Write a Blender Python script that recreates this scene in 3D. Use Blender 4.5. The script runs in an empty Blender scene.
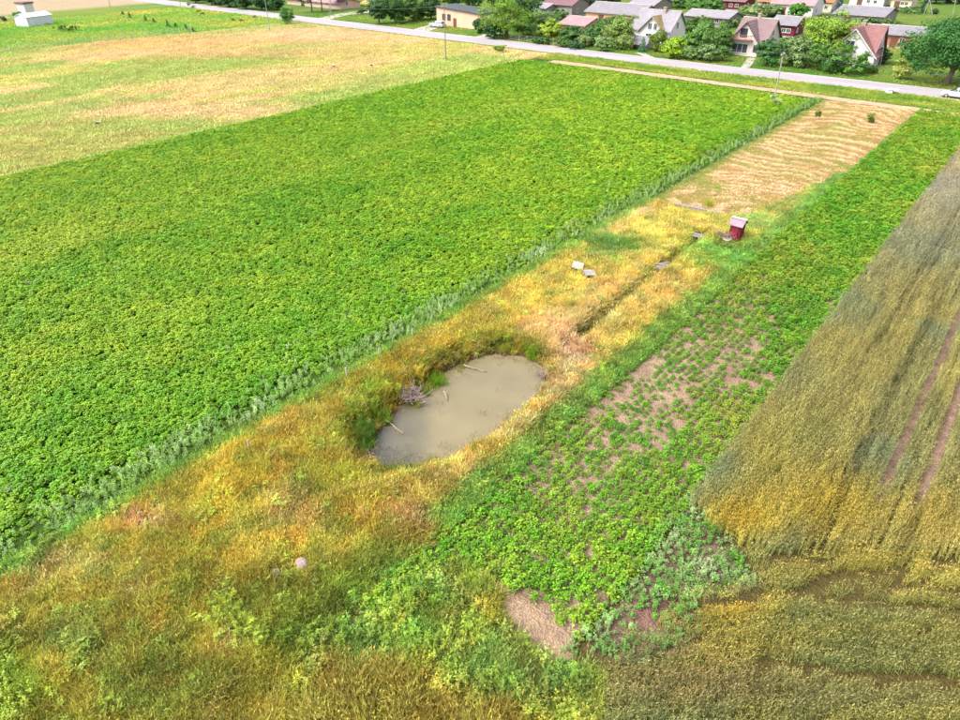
import bpy, bmesh, math, random
import numpy as np
from mathutils import Vector

random.seed(7)
RNG = np.random.default_rng(11)
SC = bpy.context.scene
COL = SC.collection

# ------------------------------------------------------------------ camera
F_PX, PITCH, CAM_H, YAW = 665.0, math.radians(33.3), 23.0, math.radians(39.4)
cam = bpy.data.cameras.new('camera')
cam.sensor_width = 36.0
cam.lens = F_PX / 960 * 36.0
cam.clip_start = 0.1
cam.clip_end = 6000
cam_o = bpy.data.objects.new('camera', cam)
COL.objects.link(cam_o)
cam_o.location = (0, 0, CAM_H)
cam_o.rotation_euler = (math.pi / 2 - PITCH, 0, YAW)
SC.camera = cam_o

# ------------------------------------------------------------------ sky, sun, exposure
SUN_EL, SUN_AZ = math.radians(52), math.radians(215)      # azimuth measured from +Y towards +X
world = bpy.data.worlds.new('World')
SC.world = world
world.use_nodes = True
wn = world.node_tree.nodes
wl = world.node_tree.links
sky = wn.new('ShaderNodeTexSky')
sky.sky_type = 'NISHITA'
sky.sun_disc = False
sky.sun_elevation = SUN_EL
sky.sun_rotation = SUN_AZ
sky.dust_density = 4.0
sky.air_density = 1.0
sky.ozone_density = 1.0
hsv = wn.new('ShaderNodeHueSaturation')                   # thin overcast: a pale sky
hsv.inputs['Saturation'].default_value = 0.3
wl.new(sky.outputs[0], hsv.inputs['Color'])
wl.new(hsv.outputs[0], wn['Background'].inputs['Color'])
wn['Background'].inputs['Strength'].default_value = 0.145

sun = bpy.data.lights.new('sun', 'SUN')
sun.energy = 1.0
sun.angle = math.radians(28)
sun.color = (1.0, 0.96, 0.9)
sun_o = bpy.data.objects.new('sun', sun)
COL.objects.link(sun_o)
sd = Vector((math.sin(SUN_AZ) * math.cos(SUN_EL), math.cos(SUN_AZ) * math.cos(SUN_EL), math.sin(SUN_EL)))
sun_o.rotation_euler = sd.to_track_quat('Z', 'Y').to_euler()
sun_o.location = (0, 0, 60)

SC.view_settings.view_transform = 'Standard'
SC.view_settings.look = 'None'
SC.view_settings.gamma = 1.0
SC.view_settings.use_curve_mapping = False
SC.view_settings.exposure = 2.0
ALB = 0.62            # how much of the photographed brightness is the plants' own colour

# ------------------------------------------------------------------ pixel <-> place
CP, SP, CY, SY = math.cos(PITCH), math.sin(PITCH), math.cos(YAW), math.sin(YAW)


def px(u, v, z=0.0):
    a = (u - 480) / F_PX
    b = (360 - v) / F_PX
    t = (z - CAM_H) / (-SP + b * CP)
    X, Y = a * t, (CP + b * SP) * t
    return CY * X - SY * Y, SY * X + CY * Y


def pr(x, y, z=0.0):
    X = CY * x + SY * y
    Y = -SY * x + CY * y
    d = Y * CP - (z - CAM_H) * SP
    up = Y * SP + (z - CAM_H) * CP
    d = np.maximum(d, 0.5)
    return 480 + F_PX * X / d, 360 - F_PX * up / d


def zat(x, y, v):
    lo, hi = -5.0, 60.0
    for _ in range(45):
        m = (lo + hi) / 2
        if pr(x, y, m)[1] > v: lo = m
        else: hi = m
    return lo


def xat(u, y, z):
    lo, hi = -300.0, 100.0
    for _ in range(45):
        m = (lo + hi) / 2
        if pr(m, y, z)[0] < u: lo = m
        else: hi = m
    return lo


# ------------------------------------------------------------------ numpy noise
def _hash(ix, iy, s):
    h = (ix.astype(np.int64) * 374761393 + iy.astype(np.int64) * 668265263 + s * 974711) & 0x7fffffff
    h = ((h ^ (h >> 13)) * 1274126177) & 0x7fffffff
    return ((h ^ (h >> 16)) & 0xffff) / 65535.0


def vnoise(x, y, s=0):
    x = np.asarray(x, float); y = np.asarray(y, float)
    ix, iy = np.floor(x), np.floor(y)
    fx, fy = x - ix, y - iy
    fx = fx * fx * (3 - 2 * fx); fy = fy * fy * (3 - 2 * fy)
    a = _hash(ix, iy, s); b = _hash(ix + 1, iy, s); c = _hash(ix, iy + 1, s); d = _hash(ix + 1, iy + 1, s)
    return (a * (1 - fx) + b * fx) * (1 - fy) + (c * (1 - fx) + d * fx) * fy


def fbm(x, y, s=0, o=4):
    r = 0; a = 0.5; n = 0
    for k in range(o):
        r = r + a * vnoise(x * 2 ** k + 17.3 * k, y * 2 ** k - 9.1 * k, s + k); n += a; a *= 0.5
    return r / n


def sstep(a, b, x):
    t = np.clip((x - a) / (b - a), 0, 1)
    return t * t * (3 - 2 * t)


def lin(c):
    c = np.asarray(c, float) / 255.0
    return np.where(c <= 0.04045, c / 12.92, ((c + 0.055) / 1.055) ** 2.4)


def inpoly(u, v, P):
    r = np.zeros(np.shape(u), bool)
    n = len(P)
    for i in range(n):
        x1, y1 = P[i]; x2, y2 = P[(i + 1) % n]
        if y1 == y2: continue
        c = ((y1 > v) != (y2 > v)) & (u < (x2 - x1) * (v - y1) / (y2 - y1) + x1)
        r ^= c
    return r


def seg_d(x, y, pts):
    d = np.full(np.shape(x), 1e9)
    for (x1, y1), (x2, y2) in zip(pts[:-1], pts[1:]):
        L = (x2 - x1) ** 2 + (y2 - y1) ** 2
        t = np.clip(((x - x1) * (x2 - x1) + (y - y1) * (y2 - y1)) / L, 0, 1)
        d = np.minimum(d, np.hypot(x - x1 - t * (x2 - x1), y - y1 - t * (y2 - y1)))
    return d


def poly_sd(x, y, P):
    """signed distance to a closed outline, positive inside"""
    d = seg_d(x, y, list(P) + [P[0]])
    return np.where(inpoly(x, y, P), d, -d)


# ------------------------------------------------------------------ the lie of the land (X across the fields, Y along them)
T_L = px(415, 334)[0]          # left edge of the plot
T_R = px(575, 411)[0]          # right edge of the plot
T_W = px(800, 354)[0]          # edge of the wheat
T_F = px(200, 134)[0]          # left edge of the green crop
S_END = px(830, 97)[1]         # far end of the fields
S_R0 = px(690, 70)[1] + 0.7    # near edge of the road
S_R1 = S_R0 + 7.0
S_PATH = px(640, 74.5)[1]       # near edge of the earth track
S_HAY = px(684, 211)[1]        # timber that closes the mown part
TR1 = px(880, 495)[0]
TR2 = px(920, 495)[0]

WATER_Z = -0.5
POND = [px(u, v, WATER_Z) for u, v in [(362, 462), (368, 440), (385, 420), (402, 405), (425, 392), (440, 378), (458, 366),
        (480, 358), (505, 356), (530, 361), (546, 372), (546, 386), (532, 402), (512, 420), (492, 436), (466, 452), (440, 464),
        (412, 472), (385, 474)]]
DITCH = [px(*p) for p in [(578, 342), (600, 322), (628, 300), (655, 277), (680, 256), (703, 238)]]


def height(x, y):
    x = np.asarray(x, float); y = np.asarray(y, float)
    plot = sstep(T_L - 0.6, T_L + 1.6, x) * (1 - sstep(T_R - 1.5, T_R + 0.2, x)) * (1 - sstep(S_HAY - 4, S_HAY + 2, y))
    h = plot * (0.25 + 0.5 * (fbm(x / 5, y / 5, 3) - 0.5) + 0.25 * (fbm(x / 1.3, y / 1.3, 5, 3) - 0.5))
    mx, my = px(290, 465)
    h = h + plot * 0.55 * np.exp(-(((x - mx) / 3.2) ** 2 + ((y - my) / 5) ** 2))
    h = h + 0.10 * (fbm(x / 4, y / 4, 8, 3) - 0.5) * sstep(-4, 5, S_END - y)
    near = (np.abs(x + 20) < 14) & (y > 0) & (y < 75)
    if np.any(near):
        sdn = np.full(x.shape, -9.0)
        sdn[near] = poly_sd(x[near] + 1.1 * (fbm(x[near] / 0.8, y[near] / 0.8, 21, 3) - 0.5), y[near] + 1.1 * (fbm(x[near] / 0.8, y[near] / 0.8, 31, 3) - 0.5), POND)
        bank = sstep(-1.2, 0.1, sdn)
        h = h * (1 - bank) + bank * (WATER_Z - 0.02)
        h = h - 0.6 * sstep(0.0, 1.2, sdn)
        dd = np.full(x.shape, 9.0)
        dd[near] = seg_d(x[near], y[near], DITCH)
        h = h - 0.7 * np.exp(-(dd / 0.42) ** 2) + 0.25 * np.exp(-((dd - 1.05) / 0.5) ** 2)
    rut = np.minimum(np.abs(x - TR1), np.abs(x - TR2))
    h = h - 0.06 * np.exp(-(rut / .25) ** 2) * (y > 22)
    hay = sstep(S_HAY, S_HAY + 1, y) * (y < S_END - 1) * (x > T_L + 1) * (x < T_R - 1)
    h = h + hay * 0.10 * windrow(x, y)
    return h


def windrow(x, y):
    w = y + 13.0 * (fbm(x / 7, y / 9, 41, 2) - 0.5) + 0.05 * (x + 20)
    # near the timber the swather turned and the rows swing along the plot
    turn = np.exp(-((y - S_HAY - 4) / 6.0) ** 2)
    w = w * (1 - turn) + turn * (y * 0.45 - x * 0.9 + 2.5 * fbm(x / 5, y / 5, 43, 2))
    ph = np.sin(2 * math.pi * w / 2.4)
    return sstep(0.15, 0.95, ph) * sstep(0.25, 0.5, fbm(x / 2.2, y / 1.6, 47, 3))


# ------------------------------------------------------------------ what grows where: colours of the plants themselves
PATCH = [  # centre and radii in photo pixels, colour, weight
    (60, 570, 80, 20, (190, 176, 92), .7), (145, 526, 26, 9, (208, 168, 110), .9), (15, 690, 40, 60, (112, 140, 32), .9),
    (80, 640, 50, 28, (140, 150, 72), .7), (180, 600, 60, 14, (168, 160, 52), .6), (200, 655, 60, 30, (165, 145, 48), .6),
    (160, 690, 60, 30, (120, 135, 52), .7), (215, 700, 40, 20, (175, 145, 60), .5), (260, 470, 60, 30, (192, 168, 48), .7),
    (300, 515, 36, 24, (204, 164, 86), .85), (235, 505, 30, 26, (200, 175, 58), .7), (150, 555, 60, 20, (160, 160, 48), .6),
    (345, 495, 40, 22, (150, 156, 46), .8), (370, 515, 40, 20, (195, 165, 56), .7), (420, 520, 30, 18, (202, 152, 90), .8),
    (300, 435, 30, 20, (196, 160, 62), .7), (335, 405, 36, 18, (170, 150, 44), .8), (345, 430, 30, 16, (140, 150, 44), .7),
    (395, 372, 36, 18, (166, 142, 40), .8), (430, 345, 44, 20, (176, 148, 48), .8), (375, 400, 22, 14, (124, 146, 40), .8),
    (480, 318, 44, 22, (182, 160, 56), .8), (512, 342, 36, 10, (158, 162, 50), .8), (500, 300, 50, 16, (196, 178, 66), .7),
    (300, 625, 60, 34, (106, 142, 38), .85), (255, 615, 36, 20, (140, 145, 48), .7), (345, 600, 30, 24, (112, 150, 46), .8),
    (420, 590, 60, 34, (104, 148, 50), .9), (360, 640, 50, 30, (106, 146, 60), .9), (430, 640, 50, 34, (112, 152, 54), .9),
    (500, 670, 70, 40, (112, 150, 68), .9), (560, 690, 50, 34, (114, 150, 68), .9), (385, 690, 52, 22, (176, 148, 58), .95),
    (300, 712, 60, 14, (150, 150, 52), .7), (330, 690, 26, 26, (186, 160, 62), .7), (470, 716, 60, 12, (186, 162, 62), .95), (470, 540, 24, 30, (104, 148, 44), .8),
    (425, 500, 40, 14, (200, 166, 70), .8), (465, 478, 40, 14, (214, 178, 88), .9), (520, 436, 34, 20, (216, 180, 92), .9),
    (560, 396, 30, 24, (218, 180, 100), .9), (575, 350, 26, 26, (222, 170, 116), .95), (545, 330, 24, 14, (214, 168, 106), .8),
    (600, 330, 34, 14, (216, 172, 100), .8), (560, 285, 44, 22, (214, 190, 76), .85), (610, 305, 40, 18, (212, 176, 92), .8),
    (530, 300, 30, 20, (206, 180, 72), .7), (640, 240, 44, 16, (218, 194, 82), .85), (590, 228, 26, 12, (222, 184, 112), .85),
    (625, 215, 30, 8, (226, 188, 120), .8), (690, 225, 26, 10, (206, 188, 84), .8), (612, 252, 28, 12, (112, 152, 66), .95),
    (660, 300, 44, 22, (214, 174, 82), .85), (630, 340, 40, 18, (206, 178, 70), .8), (700, 262, 30, 14, (148, 178, 66), .9),
    (730, 258, 26, 12, (120, 164, 62), .9), (755, 225, 30, 14, (146, 168, 78), .9), (785, 205, 26, 10, (158, 168, 80), .85), (815, 188, 26, 10, (150, 168, 74), .85),
    (655, 262, 24, 10, (196, 172, 74), .6),
]


def cmap(x, y):
    """photographed (sRGB) colour of what grows at a spot"""
    x = np.asarray(x, float); y = np.asarray(y, float)
    n = len(x)
    u, v = pr(x, y)
    wu = u + 26 * (fbm(x / 1.2, y / 1.2, 51, 3) - 0.5); wv = v + 14 * (fbm(x / 1.2, y / 1.2, 61, 3) - 0.5)
    c = np.tile(np.array((186, 166, 58.)), (n, 1))
    for (pu, pv, ru, rv, col, w) in PATCH:
        k = w * np.exp(-np.maximum(0, ((wu - pu) / ru) ** 2 + ((wv - pv) / rv) ** 2 - .25))
        c += (np.array(col, float) - c) * k[:, None]
    k = sstep(560, 640, wv + .12 * (wu - 200)); c += (np.array((146, 150, 50.)) - c) * (.42 * k * (.5 + fbm(x / 1.5, y / 1.5, 65, 3)))[:, None]
    # green rims of the plot
    k = (1 - sstep(0.5, 1.5, x - T_L)) * (u < 1000); c += (np.array((108, 150, 50.)) - c) * (0.85 * k)[:, None]
    k = sstep(T_R - 1.35, T_R - 0.5, x + 0.5 * (fbm(x / 2, y / 2, 71) - .5)) * (y > 15); c += (np.array((116, 160, 60.)) - c) * (0.8 * k)[:, None]
    k = np.exp(-(seg_d(x, y, DITCH) / 0.4) ** 2); c += (np.array((112, 146, 46.)) - c) * (0.8 * k)[:, None]
    over = np.maximum(0, c[:, 0] - c[:, 1]); c[:, 0] -= .3 * over
    # fine mottling
    m = fbm(x / 0.8, y / 0.8, 81, 3) - 0.5
    c = c * (1 + 0.55 * m)[:, None]
    g = (fbm(x / 0.55, y / 0.55, 91, 2) - .5)[:, None]
    c = c + g * np.array((-46, 8, 6.))
    pale = sstep(.6, .74, fbm(x / .7, y / .7, 95, 3))[:, None]
    c = c + (np.array((206, 196, 120.)) - c) * (.45 * pale * sstep(-8, 16, c[:, 0] - c[:, 1])[:, None])
    return np.clip(c, 8, 250)


def meadow_c(x, y):
    n = len(x)
    c = np.tile(np.array((206, 202, 98.)), (n, 1))
    a = fbm(x / 11, y / 45, 101, 3); b = fbm(x / 9 + 9, y / 34, 111, 3); e = fbm(x / 2.5, y / 8, 121, 3)
    c += (np.array((228, 202, 122.)) - c) * sstep(.52, .64, a)[:, None]
    c += (np.array((166, 190, 80.)) - c) * (.9 * sstep(.46, .6, b))[:, None]
    c += (np.array((216, 180, 104.)) - c) * (.4 * sstep(.58, .7, e))[:, None]
    u, v = pr(x, y)
    for (pu, pv, ru, rv, col, w) in [(320, 36, 100, 9, (240, 196, 134), .9), (230, 54, 130, 6, (232, 184, 120), .6), (120, 42, 150, 7, (224, 186, 108), .85), (300, 80, 150, 10, (206, 196, 106), .6),
                                      (215, 112, 130, 8, (236, 202, 132), .85), (450, 72, 70, 12, (192, 200, 90), .7), (60, 150, 90, 30, (214, 192, 100), .5)]:
        k = w * np.exp(-((u - pu) / ru) ** 2 - ((v - pv) / rv) ** 2)
        c += (np.array(col, float) - c) * k[:, None]
    return np.clip(c * (1 + .22 * (fbm(x / 1.2, y / 2.5, 131, 3) - .5))[:, None], 8, 250)


MEADOW_EDGE = [px(-300, 96), px(0, 52), px(100, 42), px(190, 33), px(300, 20)]    # green pasture beyond


def beyond_meadow(u, v):
    return v < np.interp(u, [-300, 0, 100, 190, 300, 305], [96, 52, 42, 33, 22, -99])


def wheat_c(x, y):
    n = len(x)
    u, v = pr(x, y)
    c = np.tile(np.array((156, 145, 70.)), (n, 1))
    a = fbm(x / 3.5, y / 9, 141, 3); b = fbm(x / 4 + 7, y / 8, 151, 3)
    c += (np.array((180, 158, 70.)) - c) * (.7 * sstep(.50, .66, a))[:, None]
    c += (np.array((130, 136, 82.)) - c) * (.7 * sstep(.52, .66, b))[:, None]
    for (pu, pv, ru, rv, col, w) in [(740, 525, 50, 26, (204, 164, 40), .9), (830, 510, 60, 34, (192, 158, 44), .8), (930, 520, 40, 36, (186, 154, 52), .6), (730, 400, 40, 30, (178, 156, 66), .5),
                                      (790, 380, 36, 26, (134, 138, 80), .5), (800, 440, 50, 26, (150, 146, 64), .5), (840, 350, 60, 40, (164, 148, 66), .5), (760, 470, 26, 40, (180, 158, 58), .6), (880, 260, 60, 30, (156, 148, 80), .6), (940, 200, 40, 50, (160, 158, 96), .7),
                                      (730, 612, 34, 14, (212, 170, 54), .9), (790, 640, 90, 20, (160, 146, 62), .7), (880, 620, 90, 16, (130, 132, 72), .7), (760, 655, 60, 14, (186, 152, 60), .7), (800, 575, 80, 8, (176, 150, 60), .6), (700, 690, 110, 20, (156, 132, 80), .8), (860, 660, 120, 22, (132, 134, 74), .7), (860, 705, 120, 12, (138, 132, 78), .7), (640, 655, 40, 16, (140, 126, 84), .7)]:
        k = w * np.exp(-((u - pu) / ru) ** 2 - ((v - pv) / rv) ** 2)
        c += (np.array(col, float) - c) * k[:, None]
    return np.clip(c * (1 + .3 * (fbm(x / .5, y / 2.5, 161, 3) - .5))[:, None], 8, 250)


# ------------------------------------------------------------------ materials
MATS = {}
MK = 0.66


def nodemat(name, rough=0.9, spec=0.2):
    m = bpy.data.materials.new(name); m.use_nodes = True
    b = m.node_tree.nodes['Principled BSDF']
    b.inputs['Roughness'].default_value = rough
    b.inputs['Specular IOR Level'].default_value = spec
    return m, m.node_tree.nodes, m.node_tree.links, b


def mat(name, col, rough=0.85, spec=0.25, var=0.18, scale=1.2, bump=0.0, metallic=0.0, stretch=None):
    """a weathered surface: colour broken by two scales of noise"""
    col = tuple(c_ * MK for c_ in col)
    if name in MATS: return MATS[name]
    m, n, l, b = nodemat(name, rough, spec)
    tc = n.new('ShaderNodeTexCoord'); src = tc.outputs['Object']
    if stretch:
        mp = n.new('ShaderNodeMapping'); mp.inputs['Scale'].default_value = stretch
        l.new(src, mp.inputs['Vector']); src = mp.outputs[0]
    a = n.new('ShaderNodeTexNoise'); a.inputs['Scale'].default_value = scale; a.inputs['Detail'].default_value = 6
    a.inputs['Roughness'].default_value = 0.65
    l.new(src, a.inputs['Vector'])
    r = n.new('ShaderNodeMapRange'); r.inputs[1].default_value = 0.3; r.inputs[2].default_value = 0.7
    r.inputs[3].default_value = 1 - var; r.inputs[4].default_value = 1 + var
    l.new(a.outputs['Fac'], r.inputs[0])
    x = n.new('ShaderNodeMix'); x.data_type = 'RGBA'; x.blend_type = 'MULTIPLY'; x.inputs[0].default_value = 1
    x.inputs[6].default_value = (*col, 1)
    l.new(r.outputs[0], x.inputs[7]); l.new(x.outputs[2], b.inputs['Base Color'])
    b.inputs['Metallic'].default_value = metallic
    if bump:
        bp = n.new('ShaderNodeBump'); bp.inputs['Strength'].default_value = bump; bp.inputs['Distance'].default_value = 0.05
        l.new(a.outputs['Fac'], bp.inputs['Height']); l.new(bp.outputs[0], b.inputs['Normal'])
    MATS[name] = m
    return m


def roof_mat(name, col, axis='X', step=0.9, var=0.2):
    col = tuple(c_ * .52 for c_ in col)
    """corrugated sheets: ribs down the slope, laid in courses, lichen stains"""
    if name in MATS: return MATS[name]
    m, n, l, b = nodemat(name, 0.75, 0.3)
    tc = n.new('ShaderNodeTexCoord')
    w = n.new('ShaderNodeTexWave'); w.wave_type = 'BANDS'; w.bands_direction = axis; w.inputs['Scale'].default_value = step
    l.new(tc.outputs['Object'], w.inputs['Vector'])
    a = n.new('ShaderNodeTexNoise'); a.inputs['Scale'].default_value = 0.7; a.inputs['Detail'].default_value = 7; a.inputs['Roughness'].default_value = .7
    l.new(tc.outputs['Object'], a.inputs['Vector'])
    r = n.new('ShaderNodeMapRange'); r.inputs[1].default_value = 0.3; r.inputs[2].default_value = 0.7; r.inputs[3].default_value = 1 - var; r.inputs[4].default_value = 1 + var
    l.new(a.outputs['Fac'], r.inputs[0])
    x = n.new('ShaderNodeMix'); x.data_type = 'RGBA'; x.blend_type = 'MULTIPLY'; x.inputs[0].default_value = 1; x.inputs[6].default_value = (*col, 1)
    l.new(r.outputs[0], x.inputs[7]); l.new(x.outputs[2], b.inputs['Base Color'])
    bp = n.new('ShaderNodeBump'); bp.inputs['Strength'].default_value = 0.6; bp.inputs['Distance'].default_value = 0.06
    l.new(w.outputs['Fac'], bp.inputs['Height']); l.new(bp.outputs[0], b.inputs['Normal'])
    MATS[name] = m
    return m


def leaf_shader(name, source, translucent=0.3, jitter=0.5):
    """leaves and blades: colour from the plant (instance attribute or object colour), varied leaf by leaf"""
    if name in MATS: return MATS[name]
    m, n, l, b = nodemat(name, 0.5, 0.3 if source == 'INST' else .2)
    if source == 'INST':
        at = n.new('ShaderNodeAttribute'); at.attribute_type = 'INSTANCER'; at.attribute_name = 'col'; c = at.outputs['Color']
    else:
        oi = n.new('ShaderNodeObjectInfo'); c = oi.outputs['Color']
    ge = n.new('ShaderNodeNewGeometry')
    r = n.new('ShaderNodeMapRange'); r.inputs[3].default_value = 1 - jitter; r.inputs[4].default_value = 1 + jitter
    l.new(ge.outputs['Random Per Island'], r.inputs[0])
    x = n.new('ShaderNodeMix'); x.data_type = 'RGBA'; x.blend_type = 'MULTIPLY'; x.inputs[0].default_value = 1
    l.new(c, x.inputs[6]); l.new(r.outputs[0], x.inputs[7])
    out = x.outputs[2]
    va = n.new('ShaderNodeAttribute'); va.attribute_name = 'tone'
    y = n.new('ShaderNodeMix'); y.data_type = 'RGBA'; y.blend_type = 'MULTIPLY'; y.inputs[0].default_value = 1
    l.new(out, y.inputs[6]); l.new(va.outputs['Color'], y.inputs[7]); out = y.outputs[2]
    l.new(out, b.inputs['Base Color'])
    tr = n.new('ShaderNodeBsdfTranslucent'); l.new(out, tr.inputs['Color'])
    ms = n.new('ShaderNodeMixShader'); ms.inputs[0].default_value = translucent
    l.new(b.outputs[0], ms.inputs[1]); l.new(tr.outputs[0], ms.inputs[2])
    l.new(ms.outputs[0], n['Material Output'].inputs['Surface'])
    MATS[name] = m
    return m


def ground_mat():
    m, n, l, b = nodemat('ground', 0.95, 0.1)
    at = n.new('ShaderNodeAttribute'); at.attribute_name = 'gcol'
    tc = n.new('ShaderNodeTexCoord')
    a = n.new('ShaderNodeTexNoise'); a.inputs['Scale'].default_value = 2.2; a.inputs['Detail'].default_value = 9; a.inputs['Roughness'].default_value = .72
    l.new(tc.outputs['Object'], a.inputs['Vector'])
    r = n.new('ShaderNodeMapRange'); r.inputs[1].default_value = .3; r.inputs[2].default_value = .7; r.inputs[3].default_value = .62; r.inputs[4].default_value = 1.32
    l.new(a.outputs['Fac'], r.inputs[0])
    x = n.new('ShaderNodeMix'); x.data_type = 'RGBA'; x.blend_type = 'MULTIPLY'; x.inputs[0].default_value = 1
    l.new(at.outputs['Color'], x.inputs[6]); l.new(r.outputs[0], x.inputs[7])
    vo = n.new('ShaderNodeTexVoronoi'); vo.inputs['Scale'].default_value = 11; l.new(tc.outputs['Object'], vo.inputs['Vector'])
    r2 = n.new('ShaderNodeMapRange'); r2.inputs[1].default_value = 0; r2.inputs[2].default_value = .7; r2.inputs[3].default_value = 1.16; r2.inputs[4].default_value = .72
    l.new(vo.outputs['Distance'], r2.inputs[0])
    x2 = n.new('ShaderNodeMix'); x2.data_type = 'RGBA'; x2.blend_type = 'MULTIPLY'; x2.inputs[0].default_value = 1
    l.new(x.outputs[2], x2.inputs[6]); l.new(r2.outputs[0], x2.inputs[7]); l.new(x2.outputs[2], b.inputs['Base Color'])
    hs_ = n.new('ShaderNodeMath'); hs_.operation = 'SUBTRACT'; l.new(a.outputs['Fac'], hs_.inputs[0]); l.new(vo.outputs['Distance'], hs_.inputs[1])
    bp = n.new('ShaderNodeBump'); bp.inputs['Strength'].default_value = .7; bp.inputs['Distance'].default_value = .1
    l.new(hs_.outputs[0], bp.inputs['Height']); l.new(bp.outputs[0], b.inputs['Normal'])
    return m


# ------------------------------------------------------------------ object helpers
def mesh_obj(name, verts, faces, material=None, parent=None, loc=None, smooth=False):
    me = bpy.data.meshes.new(name)
    me.from_pydata([tuple(map(float, p)) for p in verts], [], faces)
    if smooth: me.shade_smooth()
    o = bpy.data.objects.new(name, me)
    COL.objects.link(o)
    if material: me.materials.append(material)
    if parent: o.parent = parent
    if loc is not None: o.location = loc
    return o


def bm_obj(name, bm, material=None, parent=None, loc=None, smooth=False):
    me = bpy.data.meshes.new(name); bmesh.ops.recalc_face_normals(bm, faces=bm.faces[:]); bm.to_mesh(me); bm.free()
    if smooth: me.shade_smooth()
    o = bpy.data.objects.new(name, me); COL.objects.link(o)
    if material: me.materials.append(material)
    if parent: o.parent = parent
    if loc is not None: o.location = loc
    return o


def tag(o, label, cat=None, group=None, kind=None):
    o['label'] = label
    if cat: o['category'] = cat
    if group: o['group'] = group
    if kind: o['kind'] = kind
    return o


def empty(name, loc, label, cat, group=None, rz=0.0):
    o = bpy.data.objects.new(name, None); COL.objects.link(o); o.location = loc; o.rotation_euler = (0, 0, rz)
    o.empty_display_size = 0.3
    return tag(o, label, cat, group)


def box(bm, x0, x1, y0, y1, z0, z1, bevel=0.0):
    vs = [bm.verts.new(p) for p in [(x0, y0, z0), (x1, y0, z0), (x1, y1, z0), (x0, y1, z0), (x0, y0, z1), (x1, y0, z1), (x1, y1, z1), (x0, y1, z1)]]
    fs = [bm.faces.new([vs[i] for i in f]) for f in [(3, 2, 1, 0), (4, 5, 6, 7), (0, 1, 5, 4), (1, 2, 6, 5), (2, 3, 7, 6), (3, 0, 4, 7)]]
    if bevel:
        es = list({e for f in fs for e in f.edges})
        bmesh.ops.bevel(bm, geom=es, offset=bevel, segments=1, affect='EDGES')
    return vs


def tube(bm, pts, radii, n=7, cap=True):
    pts = [Vector(p) for p in pts]
    rings = []
    for i, p in enumerate(pts):
        d = (pts[min(i + 1, len(pts) - 1)] - pts[max(i - 1, 0)]).normalized()
        a = d.orthogonal().normalized() if abs(d.z) < .95 else Vector((1, 0, 0))
        a = (a - d * a.dot(d)).normalized(); b2 = d.cross(a)
        rings.append([bm.verts.new(p + (a * math.cos(2 * math.pi * k / n) + b2 * math.sin(2 * math.pi * k / n)) * radii[i]) for k in range(n)])
    for r1, r2 in zip(rings[:-1], rings[1:]):
        for k in range(n):
            bm.faces.new([r1[k], r1[(k + 1) % n], r2[(k + 1) % n], r2[k]])
    if cap:
        bm.faces.new(rings[0][::-1]); bm.faces.new(rings[-1])


def B(): return bmesh.new()


#SECTION_LAND
# ------------------------------------------------------------------ ground: one sheet out to the horizon
def spread(*parts):
    r = []
    for a, b, st in parts: r += list(np.arange(a, b, st))
    return np.array(r + [parts[-1][1]])


gx = spread((-3000, -400, 260), (-400, -180, 8), (-180, T_F - 3, 2.0), (T_F - 3, T_L - 3, 0.8), (T_L - 3, T_R + 1, 0.17), (T_R + 1, T_W + 1, .3), (T_W + 1, 14, .45), (14, 60, 3), (60, 400, 40), (400, 3000, 260))
gy = spread((-800, -40, 80), (-40, -2, 2), (-2, 62, .22), (62, S_END + 2, .5), (S_END + 2, 260, 2), (260, 500, 12), (500, 4000, 250))
GX, GY = np.meshgrid(gx, gy)
fx, fy = GX.ravel(), GY.ravel()
fz = height(fx, fy)
SOIL = np.array((214, 180, 148.)); SOIL_D = np.array((96, 78, 54.))


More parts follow.
